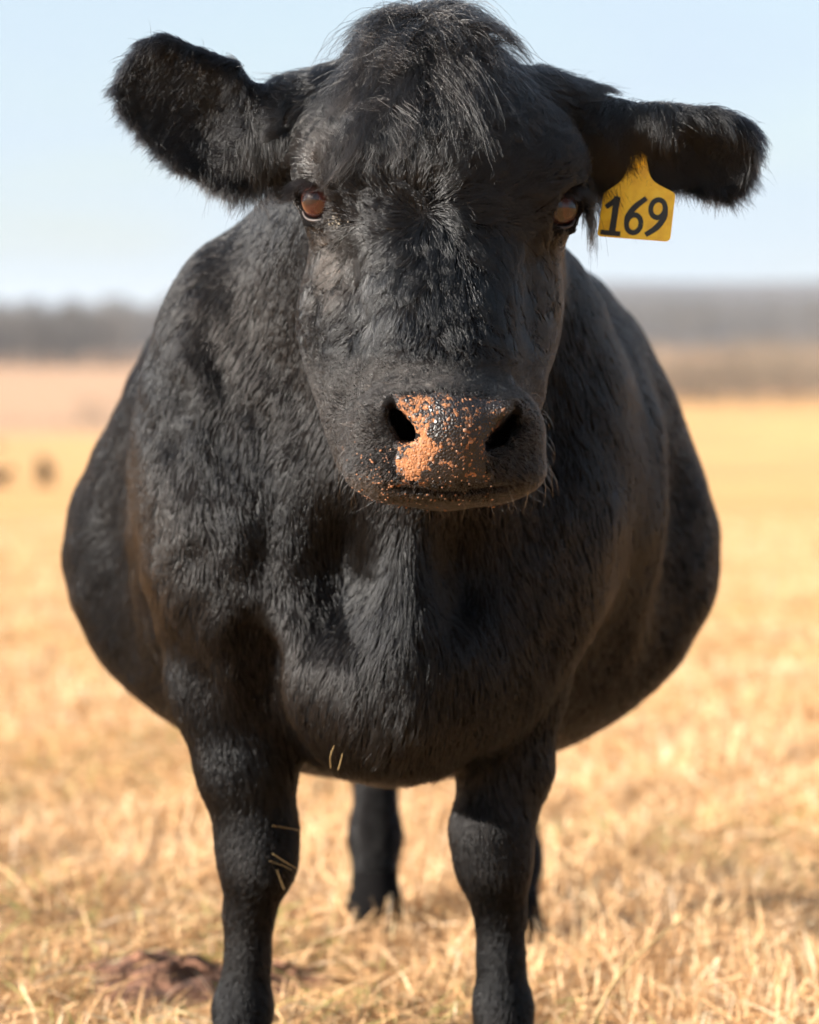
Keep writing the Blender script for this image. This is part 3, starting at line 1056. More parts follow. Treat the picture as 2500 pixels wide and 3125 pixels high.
SV, SF = sphere()
lash_pos, lash_dir, lash_n = [], [], []
for c, s in EYES:
    g = unit(np.array([[-0.60, -0.79, 0.05]] if s < 0 else [[0.90, -0.42, 0.02]]))[0]
    ex = unit(np.cross(np.array((0, 0, 1.0)), g)[None])[0]
    ey = np.cross(g, ex)
    V = SV.copy()
    V[:, 2] += 0.10 * np.clip((V[:, 2] - 0.72) / 0.28, 0, 1)      # corneal bulge
    from mathutils import Matrix
    me_name = 'eye'
    o = poly_obj('eye', V * EYE_R, SF, M_eye)
    M = Matrix((( ex[0], ey[0], g[0], c[0]), (ex[1], ey[1], g[1], c[1]), (ex[2], ey[2], g[2], c[2]), (0, 0, 0, 1)))
    o.parent = cow
    o.matrix_basis = Matrix.Translation(-Vector(cow.location)) @ M
    tag(o, 'reddish brown eye with a wide dark pupil in the sun' if s < 0 else 'dark brown eye on the shaded side of the face')
    fw = np.array((s * 0.55, -0.83, 0.0))
    sd = np.array((-s * 0.83, -0.55, 0.0))
    lid = lambda a, b, w_: c + (sd * a + np.array((0, 0, b)) + fw * w_) * ES
    lower = spline([lid(-0.022, -0.004, 0.007), lid(-0.011, -0.0175, 0.0130), lid(0.005, -0.0205, 0.0145), lid(0.018, -0.0160, 0.0135), lid(0.024, -0.009, 0.0115)], 20)
    v_, f_ = tube(lower, np.full(20, 0.0019) * np.sin(np.linspace(0.35, 2.8, 20)).clip(0.35), 8)
    le = poly_obj('lower_eyelid', v_, f_, M_rim)
    le.parent = o
    le.matrix_parent_inverse = M.inverted()
    upper = spline([lid(-0.023, 0.001, 0.007), lid(-0.013, 0.0190, 0.013), lid(0.004, 0.0190, 0.0175), lid(0.017, 0.006, 0.0165), lid(0.024, -0.006, 0.0125)], 20)
    v_, f_ = tube(upper, np.full(20, 0.0026) * np.sin(np.linspace(0.35, 2.8, 20)).clip(0.35), 8)
    ue = poly_obj('upper_eyelid', v_, f_, M_hide)
    ue.parent = o
    ue.matrix_parent_inverse = M.inverted()
    for i in range(260):
        a = rng.random() * 13
        i0 = int(a)
        lash_pos.append(upper[i0] + (upper[i0 + 1] - upper[i0]) * (a - i0) + rng.normal(0, 0.0012, 3))
        lash_dir.append(np.array((s * 0.85, -0.30, -0.02)) + rng.normal(0, 0.12, 3))
        lash_n.append(np.array((0, -0.6, 0.8)))
lash_pos = np.array(lash_pos)
grow('eyelashes', lash_pos, unit(np.array(lash_n)), np.array(lash_dir), 0.026, K=6, lift=0.25, droop=0.25, jitter=0.1, clumps=((14, 0.5),), radius=0.00024, pale=rng.random(len(lash_pos)) * 0.3)

# whiskers round the muzzle
wt = is_head & ~tn_nose & (tw > 1180) & (TY < 3.30)
pos, nr = scatter(wt * 1.0, 130)
grow('whiskers', pos, nr, nr * 0.0 + to3d(face_flow(*chart(pos))[0]), 0.035, K=6, lift=0.75, droop=0.3, jitter=0.3, clumps=(), radius=0.00016, pale=np.full(len(pos), 0.5))

# crumbs of dried mud on nose and lip, and the crust under the eye
M_mud, n, l, p = new_mat('dried_orange_mud')
geo = n.new('ShaderNodeNewGeometry')
rnd = noise(n, l, 130, 2, geo.outputs['Position'])
r = ramp(n, [(0.30, (0.15, 0.075, 0.045)), (0.5, (0.30, 0.12, 0.045)), (0.72, (0.36, 0.23, 0.17))])
l.new(rnd.outputs[0], r.inputs[0])
l.new(r.outputs[0], p.inputs['Base Color'])
p.inputs['Roughness'].default_value = 0.8
M_crust, n, l, p = new_mat('pale_tear_crust')
geo = n.new('ShaderNodeNewGeometry')
rnd = noise(n, l, 300, 2, geo.outputs['Position'])
r = ramp(n, [(0.35, (0.10, 0.09, 0.085)), (0.6, (0.32, 0.29, 0.23))])
l.new(rnd.outputs[0], r.inputs[0])
l.new(r.outputs[0], p.inputs['Base Color'])
p.inputs['Roughness'].default_value = 0.75

ICO_V, ICO_F = sphere(6, 4)


def lumps(name, pos, nr, size, mat, flat=0.55):
    V, Fc = [], []
    for q, (pp, nn, s) in enumerate(zip(pos, nr, size)):
        a = unit(np.cross(nn, rng.normal(0, 1, 3))[None])[0]
        b = np.cross(nn, a)
        v = ICO_V * rng.uniform(0.65, 1.25, (len(ICO_V), 1))
        st = rng.uniform(0.7, 1.4)
        V.append(pp + s * (v[:, :1] * a * st + v[:, 1:2] * b / st + v[:, 2:] * nn * flat))
        o_ = q * len(ICO_V)
        Fc += [tuple(o_ + i for i in f) for f in ICO_F]
    o = poly_obj(name, np.concatenate(V), Fc, mat, cow)
    o['kind'] = 'stuff'
    return o


mw = mud[T].mean(1)
pos, nr = scatter((tn_nose & (TY < 3.25)) * (np.clip(mw - 0.12, 0.02, 1) ** 1.8), 420)
lumps('dried_mud', pos, nr, np.abs(rng.normal(0.0006, 0.0008, len(pos))).clip(0.0004, 0.0030), M_mud, 0.32)
pos, nr = scatter((tn_nose & (TY < 3.25)) * 1.0, 480)
lumps('mud_specks', pos, nr, np.abs(rng.normal(0.0004, 0.0006, len(pos))).clip(0.0003, 0.0015), M_mud)
lipw = is_head & ~tn_nose & (tw > 1340) & (TY < 3.29)
bl = np.exp(-((tu - 1175) / 65) ** 2 - ((tw - 1440) / 65) ** 2) + 0.5 * np.exp(-((tu - 1370) / 160) ** 2 - ((tw - 1510) / 25) ** 2)
pos, nr = scatter(lipw * bl, 260)
lumps('lip_mud', pos + nr * (0.001 + 0.004 * rng.random((260, 1))), nr, np.abs(rng.normal(0.0005, 0.0006, len(pos))).clip(0.0003, 0.002), M_mud)
cr = np.exp(-((tu - 1028) / 14) ** 2 - ((tw - 680) / 26) ** 2) + 0.35 * np.exp(-((tu - 1672) / 12) ** 2 - ((tw - 712) / 16) ** 2)
pos, nr = scatter(is_head * cr * (TY < 3.42), 70)
lumps('tear_crust', pos + nr * 0.0025, nr, np.abs(rng.normal(0.0007, 0.0007, len(pos))).clip(0.0004, 0.0022), M_crust, 0.3)

# ------------------------------------------------------------------ ear tag
M_tag, n, l, p = new_mat('yellow_plastic')
geo = n.new('ShaderNodeNewGeometry')
t = noise(n, l, 70, 5, geo.outputs['Position'])
r = ramp(n, [(0.30, (0.72, 0.40, 0.015)), (0.55, (0.86, 0.54, 0.02)), (0.8, (0.88, 0.60, 0.05))], 0.95)
l.new(t.outputs[0], r.inputs[0])
l.new(r.outputs[0], p.inputs['Base Color'])
p.inputs['Roughness'].default_value = 0.5
M_ink, n, l, p = new_mat('black_print')
p.inputs['Base Color'].default_value = (0.018, 0.020, 0.018, 1)
p.inputs['Roughness'].default_value = 0.6

TAG_D = 3.483
tag_root = empty('ear_tag', tuple(P(1945, 480, TAG_D)))
tag(tag_root, 'yellow plastic ear tag numbered 169 hanging from the hairy ear', 'ear tag')


def tagpt(px, py, off=0.0):
    # the plate leans a little: lower edge forward, outer edge back
    d = TAG_D - (py - 480) * 0.00007 - (px - 1945) * 0.00012
    q = P(px, py, d)
    q[1] -= off
    return q


def round_poly(pts, rads, seg=6):
    out = []
    m = len(pts)
    for i in range(m):
        a, b, c = (np.array(pts[j % m], float) for j in (i - 1, i, i + 1))
        u1, u2 = unit((a - b)[None])[0], unit((c - b)[None])[0]
        r_ = rads[i]
        p0, p1 = b + u1 * r_, b + u2 * r_
        for t_ in np.linspace(0, 1, seg):
            out.append((1 - t_) ** 2 * p0 + 2 * t_ * (1 - t_) * b + t_ ** 2 * p1)
    return out


outline = round_poly([(1842, 589), (1905, 548), (1925, 455), (1968, 457), (1985, 550), (2062, 590), (2045, 738), (1822, 721)], [10, 30, 12, 12, 30, 12, 16, 14])


def slab(outline, front, back, bev=1.6):
    c = np.mean(outline, 0)
    m = len(outline)
    V = []
    for off, inset in ((front, bev), (front - 0.0005, 0), (back, 0)):
        for q in outline:
            d = c - q
            qq = q + d / np.linalg.norm(d) * inset
            V.append(tagpt(qq[0], qq[1], off))
    Fc = [tuple(range(m))[::-1]]
    for rr_ in range(2):
        for i in range(m):
            j = (i + 1) % m
            Fc.append((rr_ * m + i, rr_ * m + j, (rr_ + 1) * m + j, (rr_ + 1) * m + i))
    Fc.append(tuple(range(2 * m, 3 * m)))
    return V, Fc


V, Fc = slab(outline, 0.0010, -0.0010)
poly_obj('plate', V, Fc, M_tag, tag_root, smooth=False)
# the stud that fixes the plate in the ear
a_, b_ = tagpt(1946, 485, 0.0045), tagpt(1946, 485, -0.012)
v_, f_ = tube([a_, a_ + (0, 0.002, 0), a_ + (0, 0.0022, 0), b_], [0.010, 0.0115, 0.004, 0.004], 16)
poly_obj('stud', v_, f_, M_tag, tag_root)


def stroke(pts, widths, off, n=30):
    """flat ribbon with thickness along a 2D curve on the tag"""
    c = spline(np.array([(*q, 0) for q in pts]), n)[:, :2]
    wd = np.interp(np.linspace(0, 1, n), np.linspace(0, 1, len(widths)), widths)
    d = np.gradient(c, axis=0)
    d /= np.linalg.norm(d, axis=1)[:, None]
    nn = np.stack([-d[:, 1], d[:, 0]], 1)
    V, Fc = [], []
    for i in range(n):
        A_, B_ = c[i] + nn[i] * wd[i] / 2, c[i] - nn[i] * wd[i] / 2
        V += [tagpt(*A_, off), tagpt(*B_, off), tagpt(*A_, 0.0009), tagpt(*B_, 0.0009)]
    for i in range(n - 1):
        k_ = 4 * i
        Fc += [(k_, k_ + 1, k_ + 5, k_ + 4), (k_, k_ + 4, k_ + 6, k_ + 2), (k_ + 1, k_ + 3, k_ + 7, k_ + 5)]
    Fc += [(0, 2, 3, 1), (4 * n - 4, 4 * n - 3, 4 * n - 1, 4 * n - 2)]
    return V, Fc


def joined(name, strokes):
    V, Fc = [], []
    for v, f in strokes:
        o_ = len(V)
        V += v
        Fc += [tuple(o_ + i for i in q) for q in f]
    return poly_obj(name, V, Fc, M_ink, tag_root, smooth=False)


ring = lambda cx, cy, rx, ry, tilt: [(cx + rx * math.cos(a) * 1 + tilt * ry * -math.sin(a), cy + ry * math.sin(a)) for a in np.linspace(0, 2 * math.pi, 17)]
joined('numeral_one', [stroke([(1849, 632), (1868, 619), (1889, 603)], [15, 16, 19], 0.00150),
                       stroke([(1884, 600), (1876, 655), (1868, 706)], [21, 19, 20], 0.00155),
                       stroke([(1833, 708), (1860, 711), (1893, 714)], [15, 15, 15], 0.00160)])
joined('numeral_six', [stroke(ring(1934, 683, 22, 27, 0.08), [15, 16, 15, 16, 15], 0.00150, 40),
                       stroke([(1973, 605), (1938, 632), (1916, 662), (1911, 690)], [15, 18, 18, 13], 0.00155)])
joined('numeral_nine', [stroke(ring(2008, 637, 22, 27, 0.08), [15, 16, 15, 16, 15], 0.00150, 40),
                        stroke([(1970, 717), (2005, 693), (2027, 662), (2032, 630)], [15, 18, 18, 13], 0.00155)])
# ------------------------------------------------------------------ the field
def straw_colours(n_, l_, coord, scale):
    a = noise(n_, l_, scale, 8, coord, 0.62)
    r_ = ramp(n_, [(0.30, (0.40, 0.22, 0.095)), (0.45, (0.60, 0.335, 0.135)), (0.58, (0.70, 0.395, 0.16)), (0.75, (0.72, 0.45, 0.22))], 0.88)
    l_.new(a.outputs[0], r_.inputs[0])
    return r_


M_field, n, l, p = new_mat('dry_grass_field')
geo = n.new('ShaderNodeNewGeometry')
fine = straw_colours(n, l, geo.outputs['Position'], 5.5)
wide = noise(n, l, 0.09, 5, geo.outputs['Position'])
wr = ramp(n, [(0.35, (0.80, 0.80, 0.80)), (0.65, (1.08, 1.04, 1.0))], 1.0)
l.new(wide.outputs[0], wr.inputs[0])
mul = n.new('ShaderNodeMix'); mul.data_type = 'RGBA'; mul.blend_type = 'MULTIPLY'
mul.inputs[0].default_value = 1
l.new(fine.outputs[0], mul.inputs[6])
l.new(wr.outputs[0], mul.inputs[7])
# far off the ground is wooded hill: grey brown winter trees
sepg = n.new('ShaderNodeSeparateXYZ')
l.new(geo.outputs['Position'], sepg.inputs[0])
mr = n.new('ShaderNodeMapRange')
mr.inputs['From Min'].default_value = 760
mr.inputs['From Max'].default_value = 900
l.new(sepg.outputs[1], mr.inputs[0])
wood = noise(n, l, 0.012, 6, geo.outputs['Position'])
wdr = ramp(n, [(0.35, (0.085, 0.070, 0.066)), (0.55, (0.13, 0.105, 0.095)), (0.72, (0.20, 0.155, 0.115))])
l.new(wood.outputs[0], wdr.inputs[0])
far2 = n.new('ShaderNodeMapRange')
far2.inputs['From Min'].default_value = 385
far2.inputs['From Max'].default_value = 400
l.new(sepg.outputs[1], far2.inputs[0])
dull = n.new('ShaderNodeMix'); dull.data_type = 'RGBA'
l.new(far2.outputs[0], dull.inputs[0])
l.new(mul.outputs[2], dull.inputs[6])
dull.inputs[7].default_value = (0.40, 0.235, 0.135, 1)
mix = n.new('ShaderNodeMix'); mix.data_type = 'RGBA'
l.new(mr.outputs[0], mix.inputs[0])
l.new(dull.outputs[2], mix.inputs[6])
l.new(wdr.outputs[0], mix.inputs[7])
l.new(mix.outputs[2], p.inputs['Base Color'])
p.inputs['Roughness'].default_value = 0.9
p.inputs['Specular IOR Level'].default_value = 0.15
hb = noise(n, l, 26, 6, geo.outputs['Position'])
bump(n, l, hb.outputs[0], p, 0.7, 0.03)

ys = np.concatenate([np.arange(-30, 2, 4.0), np.arange(2, 14, 0.08), 14 * (6000 / 14) ** np.linspace(0, 1, 190)])
tx = np.linspace(-1, 1, 161)
tx = np.sign(tx) * np.abs(tx) ** 1.5
XX = tx[None, :] * (14 + np.abs(ys)[:, None] * 0.75)
YY = np.repeat(ys[:, None], len(tx), 1)
ZZ = ground_z(XX, YY)
V = np.stack([XX, YY, ZZ], -1).reshape(-1, 3)
ii, jj = np.meshgrid(np.arange(len(ys) - 1), np.arange(len(tx) - 1), indexing='ij')
a_ = (ii * len(tx) + jj).ravel()
FQ = np.stack([a_, a_ + 1, a_ + len(tx) + 1, a_ + len(tx)], 1)
field = mesh_obj('field', V, FQ, M_field)
tag(field, 'pale golden mown pasture that slopes away to wooded hills', kind='structure')

def on_ground(px, py):
    """where the sight line through a photo pixel meets the ground"""
    for d in np.concatenate([np.arange(3.5, 30, 0.01), np.arange(30, 3000, 0.5)]):
        q = P(px, py, d)
        if q[2] <= ground_z(q[0], q[1]):
            return q
    return q


# ------------------------------------------------------------------ dry grass: stubble, lying straws and tufts
M_straw, n, l, p = new_mat('straw')
att = n.new('ShaderNodeAttribute')
att.attribute_name = 'tone'
r = ramp(n, [(0.0, (0.16, 0.10, 0.055)), (0.25, (0.50, 0.29, 0.14)), (0.5, (0.70, 0.43, 0.21)), (0.78, (0.76, 0.53, 0.31)), (0.93, (0.80, 0.65, 0.48)), (0.97, (0.32, 0.31, 0.10))], 0.90)
l.new(att.outputs['Fac'], r.inputs[0])
l.new(r.outputs[0], p.inputs['Base Color'])
p.inputs['Roughness'].default_value = 0.55
p.inputs['Specular IOR Level'].default_value = 0.3
tr = n.new('ShaderNodeBsdfTranslucent')
l.new(r.outputs[0], tr.inputs[0])
mx = n.new('ShaderNodeMixShader')
mx.inputs[0].default_value = 0.25
l.new(p.outputs[0], mx.inputs[1])
l.new(tr.outputs[0], mx.inputs[2])
l.new(mx.outputs[0], n['Material Output'].inputs[0])


def blades(name, x, y, length, width, lean, tone, label):
    """bent three-section blades; lean 0 = upright, 1 = lying"""
    m = len(x)
    z = ground_z(x, y)
    az = rng.uniform(0, 2 * np.pi, m)
    hd = np.stack([np.cos(az), np.sin(az), np.zeros(m)], 1)
    upv = np.array((0, 0, 1.0))
    base = np.stack([x, y, z - 0.004 + 0.012 * rng.random(m) * lean], 1)
    t = np.array([0, 0.4, 0.75, 1.0])
    th = (lean * 1.5)[:, None] * (0.75 + 0.35 * t[None])
    th = np.minimum(th, 1.52)
    seg = np.diff(t, prepend=0)[None] * length[:, None]
    pos_ = base[:, None, :] + np.cumsum(seg[:, :, None] * (np.sin(th)[:, :, None] * hd[:, None, :] + np.cos(th)[:, :, None] * upv), 1)
    az2 = az + np.pi / 2 + rng.normal(0, 0.5, m)
    sd = np.stack([np.cos(az2), np.sin(az2), rng.normal(0, 0.4, m)], 1)
    wv = width[:, None] * np.array([1, 0.95, 0.7, 0.12])[None] / 2
    A_ = pos_ + sd[:, None] * wv[:, :, None]
    B_ = pos_ - sd[:, None] * wv[:, :, None]
    V = np.stack([A_, B_], 2).reshape(-1, 3)
    b = np.arange(m)[:, None] * 8
    FQ = np.concatenate([np.stack([b + 2 * i, b + 2 * i + 1, b + 2 * i + 3, b + 2 * i + 2], -1).reshape(-1, 4) for i in range(3)])
    o = mesh_obj(name, V, FQ, M_straw, smooth=False)
    at_ = o.data.attributes.new('tone', 'FLOAT', 'POINT')
    at_.data.foreach_set('value', np.repeat(tone, 8).astype(np.float32))
    tag(o, label, 'grass', kind='stuff')
    return o


def patchy(x, y):
    return 0.5 + 0.25 * np.sin(x * 3.1 + 1.7 * np.sin(y * 1.3)) + 0.25 * np.sin(y * 2.7 + 2.1 * np.sin(x * 1.9))


m = 250000
y = 3.4 + 30 * rng.random(m) ** 2.6
x = rng.uniform(-1, 1, m) * (0.35 + y * 0.19)
pt = patchy(x, y)
kind = rng.random(m)
lying = kind < 0.55
length = np.where(lying, rng.uniform(0.04, 0.15, m), rng.uniform(0.02, 0.075, m) * (0.6 + 0.8 * pt))
lean = np.where(lying, rng.uniform(0.78, 1.02, m), rng.uniform(0.05, 0.75, m))
width = rng.uniform(0.0013, 0.0034, m) * np.where(lying, 1.15, 1.0) * (0.75 + y * 0.06)
tone = np.clip(rng.normal(0.49, 0.25, m) + 0.22 * (pt - 0.5), 0.02, 0.95)
green = rng.random(m) < 0.06 * (pt < 0.45) * 2
tone = np.where(green, 0.985, tone)
soil = [(on_ground(545, 3045), 0.18, 0.19), (on_ground(880, 3020), 0.085, 0.11)]
ok = np.ones(m, bool)
for q, rx_, ry_ in soil:
    ok &= (((x - q[0]) / rx_) ** 2 + ((y - q[1]) / ry_) ** 2 > rng.uniform(0.55, 1.1, m)) | (rng.random(m) < 0.09)
x, y, length, width, lean, tone = (v_[ok] for v_ in (x, y, length, width, lean, tone))
blades('dry_grass', x, y, length, width, lean, tone, 'short dry golden grass and loose straw covering the pasture')

# dirt scraped bare, with a low brown clod, behind the near leg
M_soil, n, l, p = new_mat('red_brown_soil')
geo = n.new('ShaderNodeNewGeometry')
t = noise(n, l, 22, 6, geo.outputs['Position'])
r = ramp(n, [(0.35, (0.10, 0.042, 0.022)), (0.55, (0.24, 0.105, 0.055)), (0.75, (0.34, 0.16, 0.09))])
l.new(t.outputs[0], r.inputs[0])
l.new(r.outputs[0], p.inputs['Base Color'])
p.inputs['Roughness'].default_value = 0.95
bump(n, l, t.outputs[0], p, 1.0, 0.04)


def mound(name, cx, cy, rx, ry, h, seed):
    th = np.linspace(0, 2 * np.pi, 40, endpoint=False)
    rr_ = np.linspace(0, 1, 14)
    V = [(cx, cy, float(ground_z(cx, cy)) + h)]
    for r_ in rr_[1:]:
        for a in th:
            w_ = 1 + 0.18 * math.sin(3 * a + seed) + 0.10 * math.sin(7 * a + 2 * seed)
            X, Y = cx + rx * r_ * w_ * math.cos(a), cy + ry * r_ * w_ * math.sin(a)
            hh_ = h * (1 - r_ ** 2) + 0.30 * h * math.sin(9 * r_ + 4 * a + seed) * (1 - r_) + 0.25 * h * math.sin(5 * a - 13 * r_) * r_ * (1 - r_) * 2
            V.append((X, Y, float(ground_z(X, Y)) + hh_ - 0.012 * (r_ > 0.98) + 0.004 + 0.35 * h * math.sin(61 * X + 2) * math.sin(53 * Y + seed) * (1 - r_)))
    Fc = [(0, 1 + j, 1 + (j + 1) % 40) for j in range(40)]
    for i in range(len(rr_) - 2):
        for j in range(40):
            a, b = 1 + i * 40 + j, 1 + i * 40 + (j + 1) % 40
            Fc.append((a, a + 40, b + 40, b))
    return poly_obj(name, V, Fc, M_soil)


q = on_ground(545, 3020)
o = mound('bare_soil', q[0], q[1], 0.16, 0.14, 0.032, 1.0)
tag(o, 'low patch of bare red brown soil beside the front hoof', kind='structure')
q = on_ground(880, 3000)
o = mound('bare_soil', q[0], q[1], 0.075, 0.06, 0.02, 2.3)
tag(o, 'small dark clod of soil in the straw between the front legs', kind='structure')

# taller single stalks
M_stalk, n, l, p = new_mat('dry_stalk')
geo = n.new('ShaderNodeNewGeometry')
t = noise(n, l, 40, 3, geo.outputs['Position'])
r = ramp(n, [(0.3, (0.42, 0.27, 0.11)), (0.7, (0.66, 0.48, 0.23))])
l.new(t.outputs[0], r.inputs[0])
l.new(r.outputs[0], p.inputs['Base Color'])
p.inputs['Roughness'].default_value = 0.6


def stalk(pts, r0, r1, label, group=None):
    c = spline([np.asarray(q_, float) for q_ in pts], 14)
    v_, f_ = tube(c, np.linspace(r0, r1, 14), 5)
    return tag(poly_obj('grass_stalk', v_, f_, M_stalk), label, 'grass stalk', group)


def on_cow(px, py, out=0.010):
    """a point just clear of the hide where the sight line meets the cow"""
    near = (np.abs(u - px) < 25) & (np.abs(w - py) < 25)
    return P(px, py, BV[near, 1].min() - out if near.any() else 3.72)


g0 = on_ground(1770, 3180)
stalk([g0 + (0, 0, -0.01), P(1880, 2990, g0[1] + 0.03), P(2000, 2870, g0[1] + 0.07), P(2110, 2785, g0[1] + 0.12)], 0.0032, 0.0016,
      'long bent straw stalk leaning over the grass beside the shaded front leg')
g0 = on_ground(2200, 2880)
stalk([g0 + (0, 0, -0.01), P(2150, 2800, g0[1]), P(2330, 2755, g0[1] + 0.05), P(2470, 2700, g0[1] + 0.1)], 0.0026, 0.0012,
      'thin straw stalk arching low over the grass at the field side')
GS = 'straws caught on the cow hair'
stalk([on_cow(1010, 2345), on_cow(1008, 2310), on_cow(1020, 2275)], 0.0005, 0.00025, 'straw bit caught in the brisket hair, the longer of two', GS)
stalk([on_cow(1032, 2350), on_cow(1040, 2322), on_cow(1045, 2300)], 0.0005, 0.00025, 'straw bit caught in the brisket hair, the shorter of two', GS)
stalk([on_cow(915, 2534), on_cow(872, 2526), on_cow(832, 2520)], 0.0004, 0.0002, 'single fine straw stuck level on the sunlit front knee, above the rest', GS)
stalk([on_cow(905, 2650), on_cow(870, 2630), on_cow(832, 2605)], 0.0005, 0.00025, 'thickest slanting straw on the inside of the sunlit front knee', GS)
stalk([on_cow(890, 2655), on_cow(860, 2640), on_cow(822, 2628)], 0.0004, 0.0002, 'thin slanting straw just under the thickest one on the sunlit knee', GS)
stalk([on_cow(868, 2715), on_cow(858, 2690), on_cow(845, 2655)], 0.0004, 0.0002, 'upright straw at the foot of the sunlit front knee', GS)

# ------------------------------------------------------------------ cattle far down the slope
def make_far_cow(name, loc, rz, lying, label, group, size=0.62):
    Fd = Field(np.arange(-1.5, 1.5, 0.035), np.arange(-0.55, 0.55, 0.035), np.arange(-0.1, 1.6, 0.035))
    h = -0.45 if lying else 0.0
    Fd.ell((0, 0, 0.85 + h), (0.80, 0.34, 0.36), k=0.1)
    Fd.ell((-0.1, 0, 0.78 + h), (0.55, 0.37, 0.36), k=0.1)
    Fd.cap((0.65, 0, 1.0 + h), (1.0, 0.02, 1.18 + h), 0.22, 0.14, k=0.1)
    Fd.cap((1.02, 0.02, 1.22 + h), (1.30, 0.04, 1.02 + h), 0.13, 0.08, k=0.06)
    for s in (-1, 1):
        Fd.cap((1.02, s * 0.10, 1.28 + h), (0.98, s * 0.28, 1.25 + h), 0.05, 0.04, k=0.03)
        if lying:
            Fd.cap((0.5, s * 0.22, 0.2), (0.75, s * 0.3, 0.06), 0.11, 0.06, k=0.05)
            Fd.cap((-0.6, s * 0.25, 0.22), (-0.3, s * 0.4, 0.08), 0.16, 0.07, k=0.05)
        else:
            Fd.chain([((0.52, s * 0.2, 0.7), 0.13), ((0.54, s * 0.2, 0.38), 0.065), ((0.52, s * 0.2, 0.05), 0.055)], k=0.06)
            Fd.chain([((-0.62, s * 0.2, 0.75), 0.17), ((-0.72, s * 0.2, 0.45), 0.075), ((-0.66, s * 0.2, 0.05), 0.055)], k=0.06)
    V, Qd = Fd.mesh(1)
    V = V * size
    c_, s_ = math.cos(rz), math.sin(rz)
    V = np.stack([V[:, 0] * c_ - V[:, 1] * s_ + loc[0], V[:, 0] * s_ + V[:, 1] * c_ + loc[1], V[:, 2] + loc[2]], 1)
    o = mesh_obj(name, V, Qd, M_hide)
    tag(o, label, 'cow', group)
    return o


GC = 'black cattle far down the slope'
make_far_cow('cow', on_ground(137, 1486), math.radians(105), False, 'tiny black cow far off on the golden slope, alone in open grass', GC)
make_far_cow('cow', on_ground(-12, 1375), math.radians(20), False, 'tiny black cow standing farthest off below the far field', GC)
make_far_cow('cow', on_ground(-22, 1480), math.radians(-30), True, 'tiny black cow lying on the golden slope far behind', GC)

# ------------------------------------------------------------------ winter woods
def wood_mat(name, c0, c1):
    m, n, l, p = new_mat(name)
    a = n.new('ShaderNodeAttribute')
    a.attribute_name = 'tone'
    r = ramp(n, [(0, c0), (1, c1)])
    l.new(a.outputs['Fac'], r.inputs[0])
    l.new(r.outputs[0], p.inputs['Base Color'])
    p.inputs['Roughness'].default_value = 0.9
    return m


M_wood = wood_mat('bare_grey_wood', (0.055, 0.048, 0.044), (0.17, 0.145, 0.125))
M_scrub = wood_mat('tan_scrub_wood', (0.10, 0.075, 0.05), (0.32, 0.235, 0.155))


def woods(name, spots, mat, label, twigs=150, spread=0.32, low=0.12):
    """bare trees: trunk, limbs and a haze of twigs for each spot (x, y, height)"""
    Vs, Ts, n0 = [], [], 0
    tones = []
    for x_, y_, h_ in spots:
        z_ = float(ground_z(x_, y_))
        b = np.array((x_, y_, z_ - 0.3))
        cnt = twigs
        # trunk as crossed wedges, limbs and twigs as thin blades
        st, en, wd = [b], [b + np.array((rng.normal(0, 0.04) * h_, 0, h_ * 0.8))], [h_ * 0.022]
        for i in range(18):
            t_ = rng.uniform(0.2, 0.75)
            s_ = st[0] + (en[0] - st[0]) * t_
            az = rng.uniform(0, 6.28)
            ln = h_ * rng.uniform(0.2, 0.42) * (1.15 - t_)
            st.append(s_)
            en.append(s_ + ln * np.array((math.cos(az) * 0.75, math.sin(az) * 0.75, 0.75)))
            wd.append(h_ * 0.009)
        az = rng.uniform(0, 6.28, cnt)
        rr_ = spread * h_ * np.sqrt(rng.random(cnt))
        zz_ = rng.beta(1.6, 1.3, cnt)
        zz_ = low + (1 - low) * zz_
        pr = np.sin(np.pi * np.clip(zz_, 0.06, 0.97)) ** 0.6
        s_ = b + np.stack([rr_ * pr * np.cos(az), rr_ * pr * np.sin(az), zz_ * h_], 1)
        e_ = s_ + h_ * 0.11 * unit(np.stack([np.cos(az), np.sin(az), rng.uniform(0.2, 1.4, cnt)], 1) + rng.normal(0, 0.35, (cnt, 3)))
        S_ = np.concatenate([np.array(st), s_])
        E_ = np.concatenate([np.array(en), e_])
        Wd = np.concatenate([np.array(wd), np.full(cnt, h_ * 0.010)])
        sd = unit(np.cross(E_ - S_, rng.normal(0, 1, S_.shape)))
        V = np.stack([S_ - sd * Wd[:, None], S_ + sd * Wd[:, None], E_], 1).reshape(-1, 3)
        Vs.append(V)
        k_ = len(S_)
        Ts.append(np.arange(k_ * 3).reshape(-1, 3) + n0)
        n0 += k_ * 3
        tones.append(np.repeat(np.clip(rng.uniform(0.2, 0.8) + rng.normal(0, 0.15, k_), 0, 1), 3))
    o = mesh_obj(name, np.concatenate(Vs), np.concatenate(Ts), mat, smooth=False)
    at_ = o.data.attributes.new('tone', 'FLOAT', 'POINT')
    at_.data.foreach_set('value', np.concatenate(tones).astype(np.float32))
    tag(o, label, 'woodland', kind='stuff')
    return o


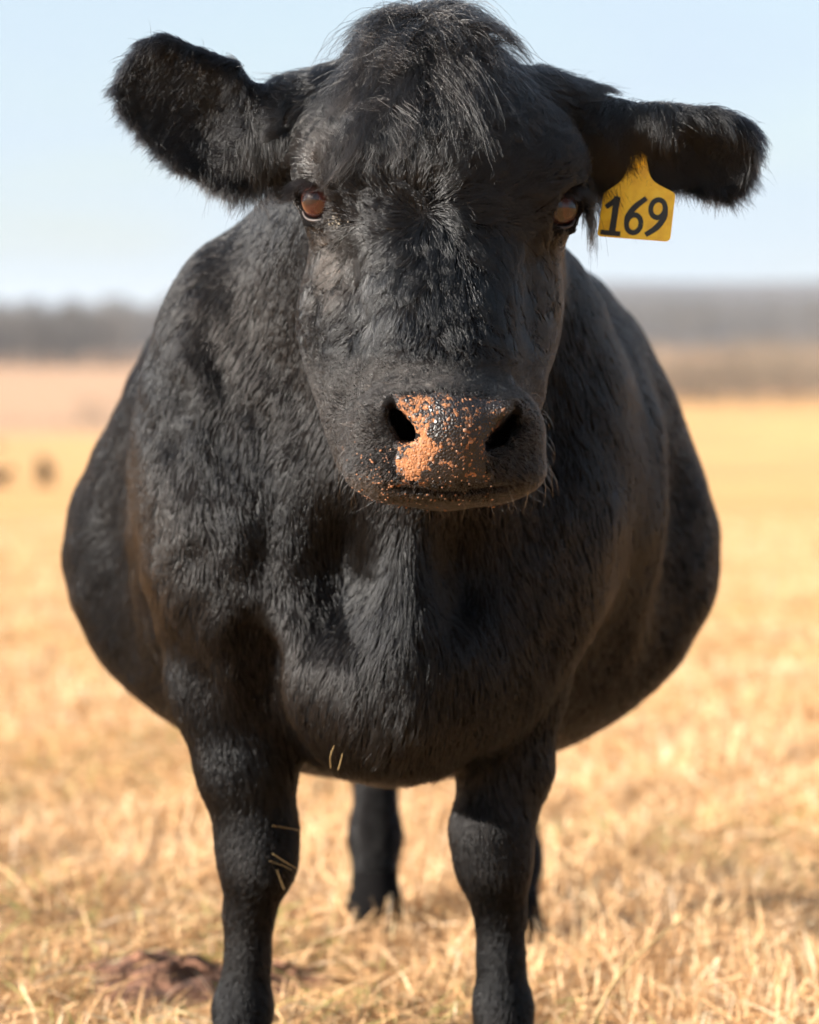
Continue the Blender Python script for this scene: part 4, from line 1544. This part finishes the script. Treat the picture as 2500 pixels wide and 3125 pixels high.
sp = []
for i in range(330):
    y_ = rng.uniform(690, 800)
    x_ = rng.uniform(-0.26, 0.02) * y_
    sp.append((x_, y_, rng.uniform(11, 16.5)))
woods('woodland', sp, M_wood, 'dark grey band of bare winter trees behind the far field', 230)
sp = []
for i in range(300):
    y_ = rng.uniform(352, 470)
    x_ = rng.uniform(0.03, 0.24) * y_
    sp.append((x_, y_, rng.uniform(3.5, 8.0)))
woods('scrub_woodland', sp, M_scrub, 'tan band of scrub and bare saplings along the near field edge', 200, 0.45, 0.03)
sp = []
for i in range(420):
    y_ = rng.uniform(800, 1500)
    x_ = rng.uniform(0.02, 0.24) * y_
    sp.append((x_, y_, rng.uniform(9, 14)))
woods('hillside_woodland', sp, M_wood, 'grey bare woods on the hillside beyond the scrub', 130)
q = on_ground(285, 1300)
sp = [(q[0] + rng.normal(0, 3), q[1] + rng.normal(0, 4), rng.uniform(2, 6.5)) for i in range(9)]
sp += [(q[0] + rng.uniform(-8, 6), q[1] + rng.normal(0, 2), rng.uniform(0.8, 1.6)) for i in range(22)]
sp += [(P(px_, 1295, q[1])[0], q[1] + rng.normal(0, 3), rng.uniform(0.5, 1.4)) for px_ in rng.uniform(-250, 420, 110)]
woods('hedge_saplings', sp, M_scrub, 'sparse bare saplings on the ditch between the two fields', 90)

# ------------------------------------------------------------------ the air between
hz = bpy.data.materials.new('pale_haze')
hz.use_nodes = True
hz.node_tree.nodes.clear()
out = hz.node_tree.nodes.new('ShaderNodeOutputMaterial')
pv = hz.node_tree.nodes.new('ShaderNodeVolumePrincipled')
pv.inputs['Color'].default_value = (0.86, 0.90, 0.97, 1)
pv.inputs['Density'].default_value = 0.00011
pv.inputs['Anisotropy'].default_value = 0.2
hz.node_tree.links.new(pv.outputs[0], out.inputs['Volume'])
x0, x1, y0, y1, z0, z1 = -4700, 4700, -60, 6100, -14, 75
V = [(x, y, z) for z in (z0, z1) for y in (y0, y1) for x in (x0, x1)]
o = poly_obj('haze', V, [(0, 2, 3, 1), (4, 5, 7, 6), (0, 1, 5, 4), (2, 6, 7, 3), (0, 4, 6, 2), (1, 3, 7, 5)], hz, smooth=False)
tag(o, 'thin pale haze that greys the distant hills', 'haze', kind='stuff')
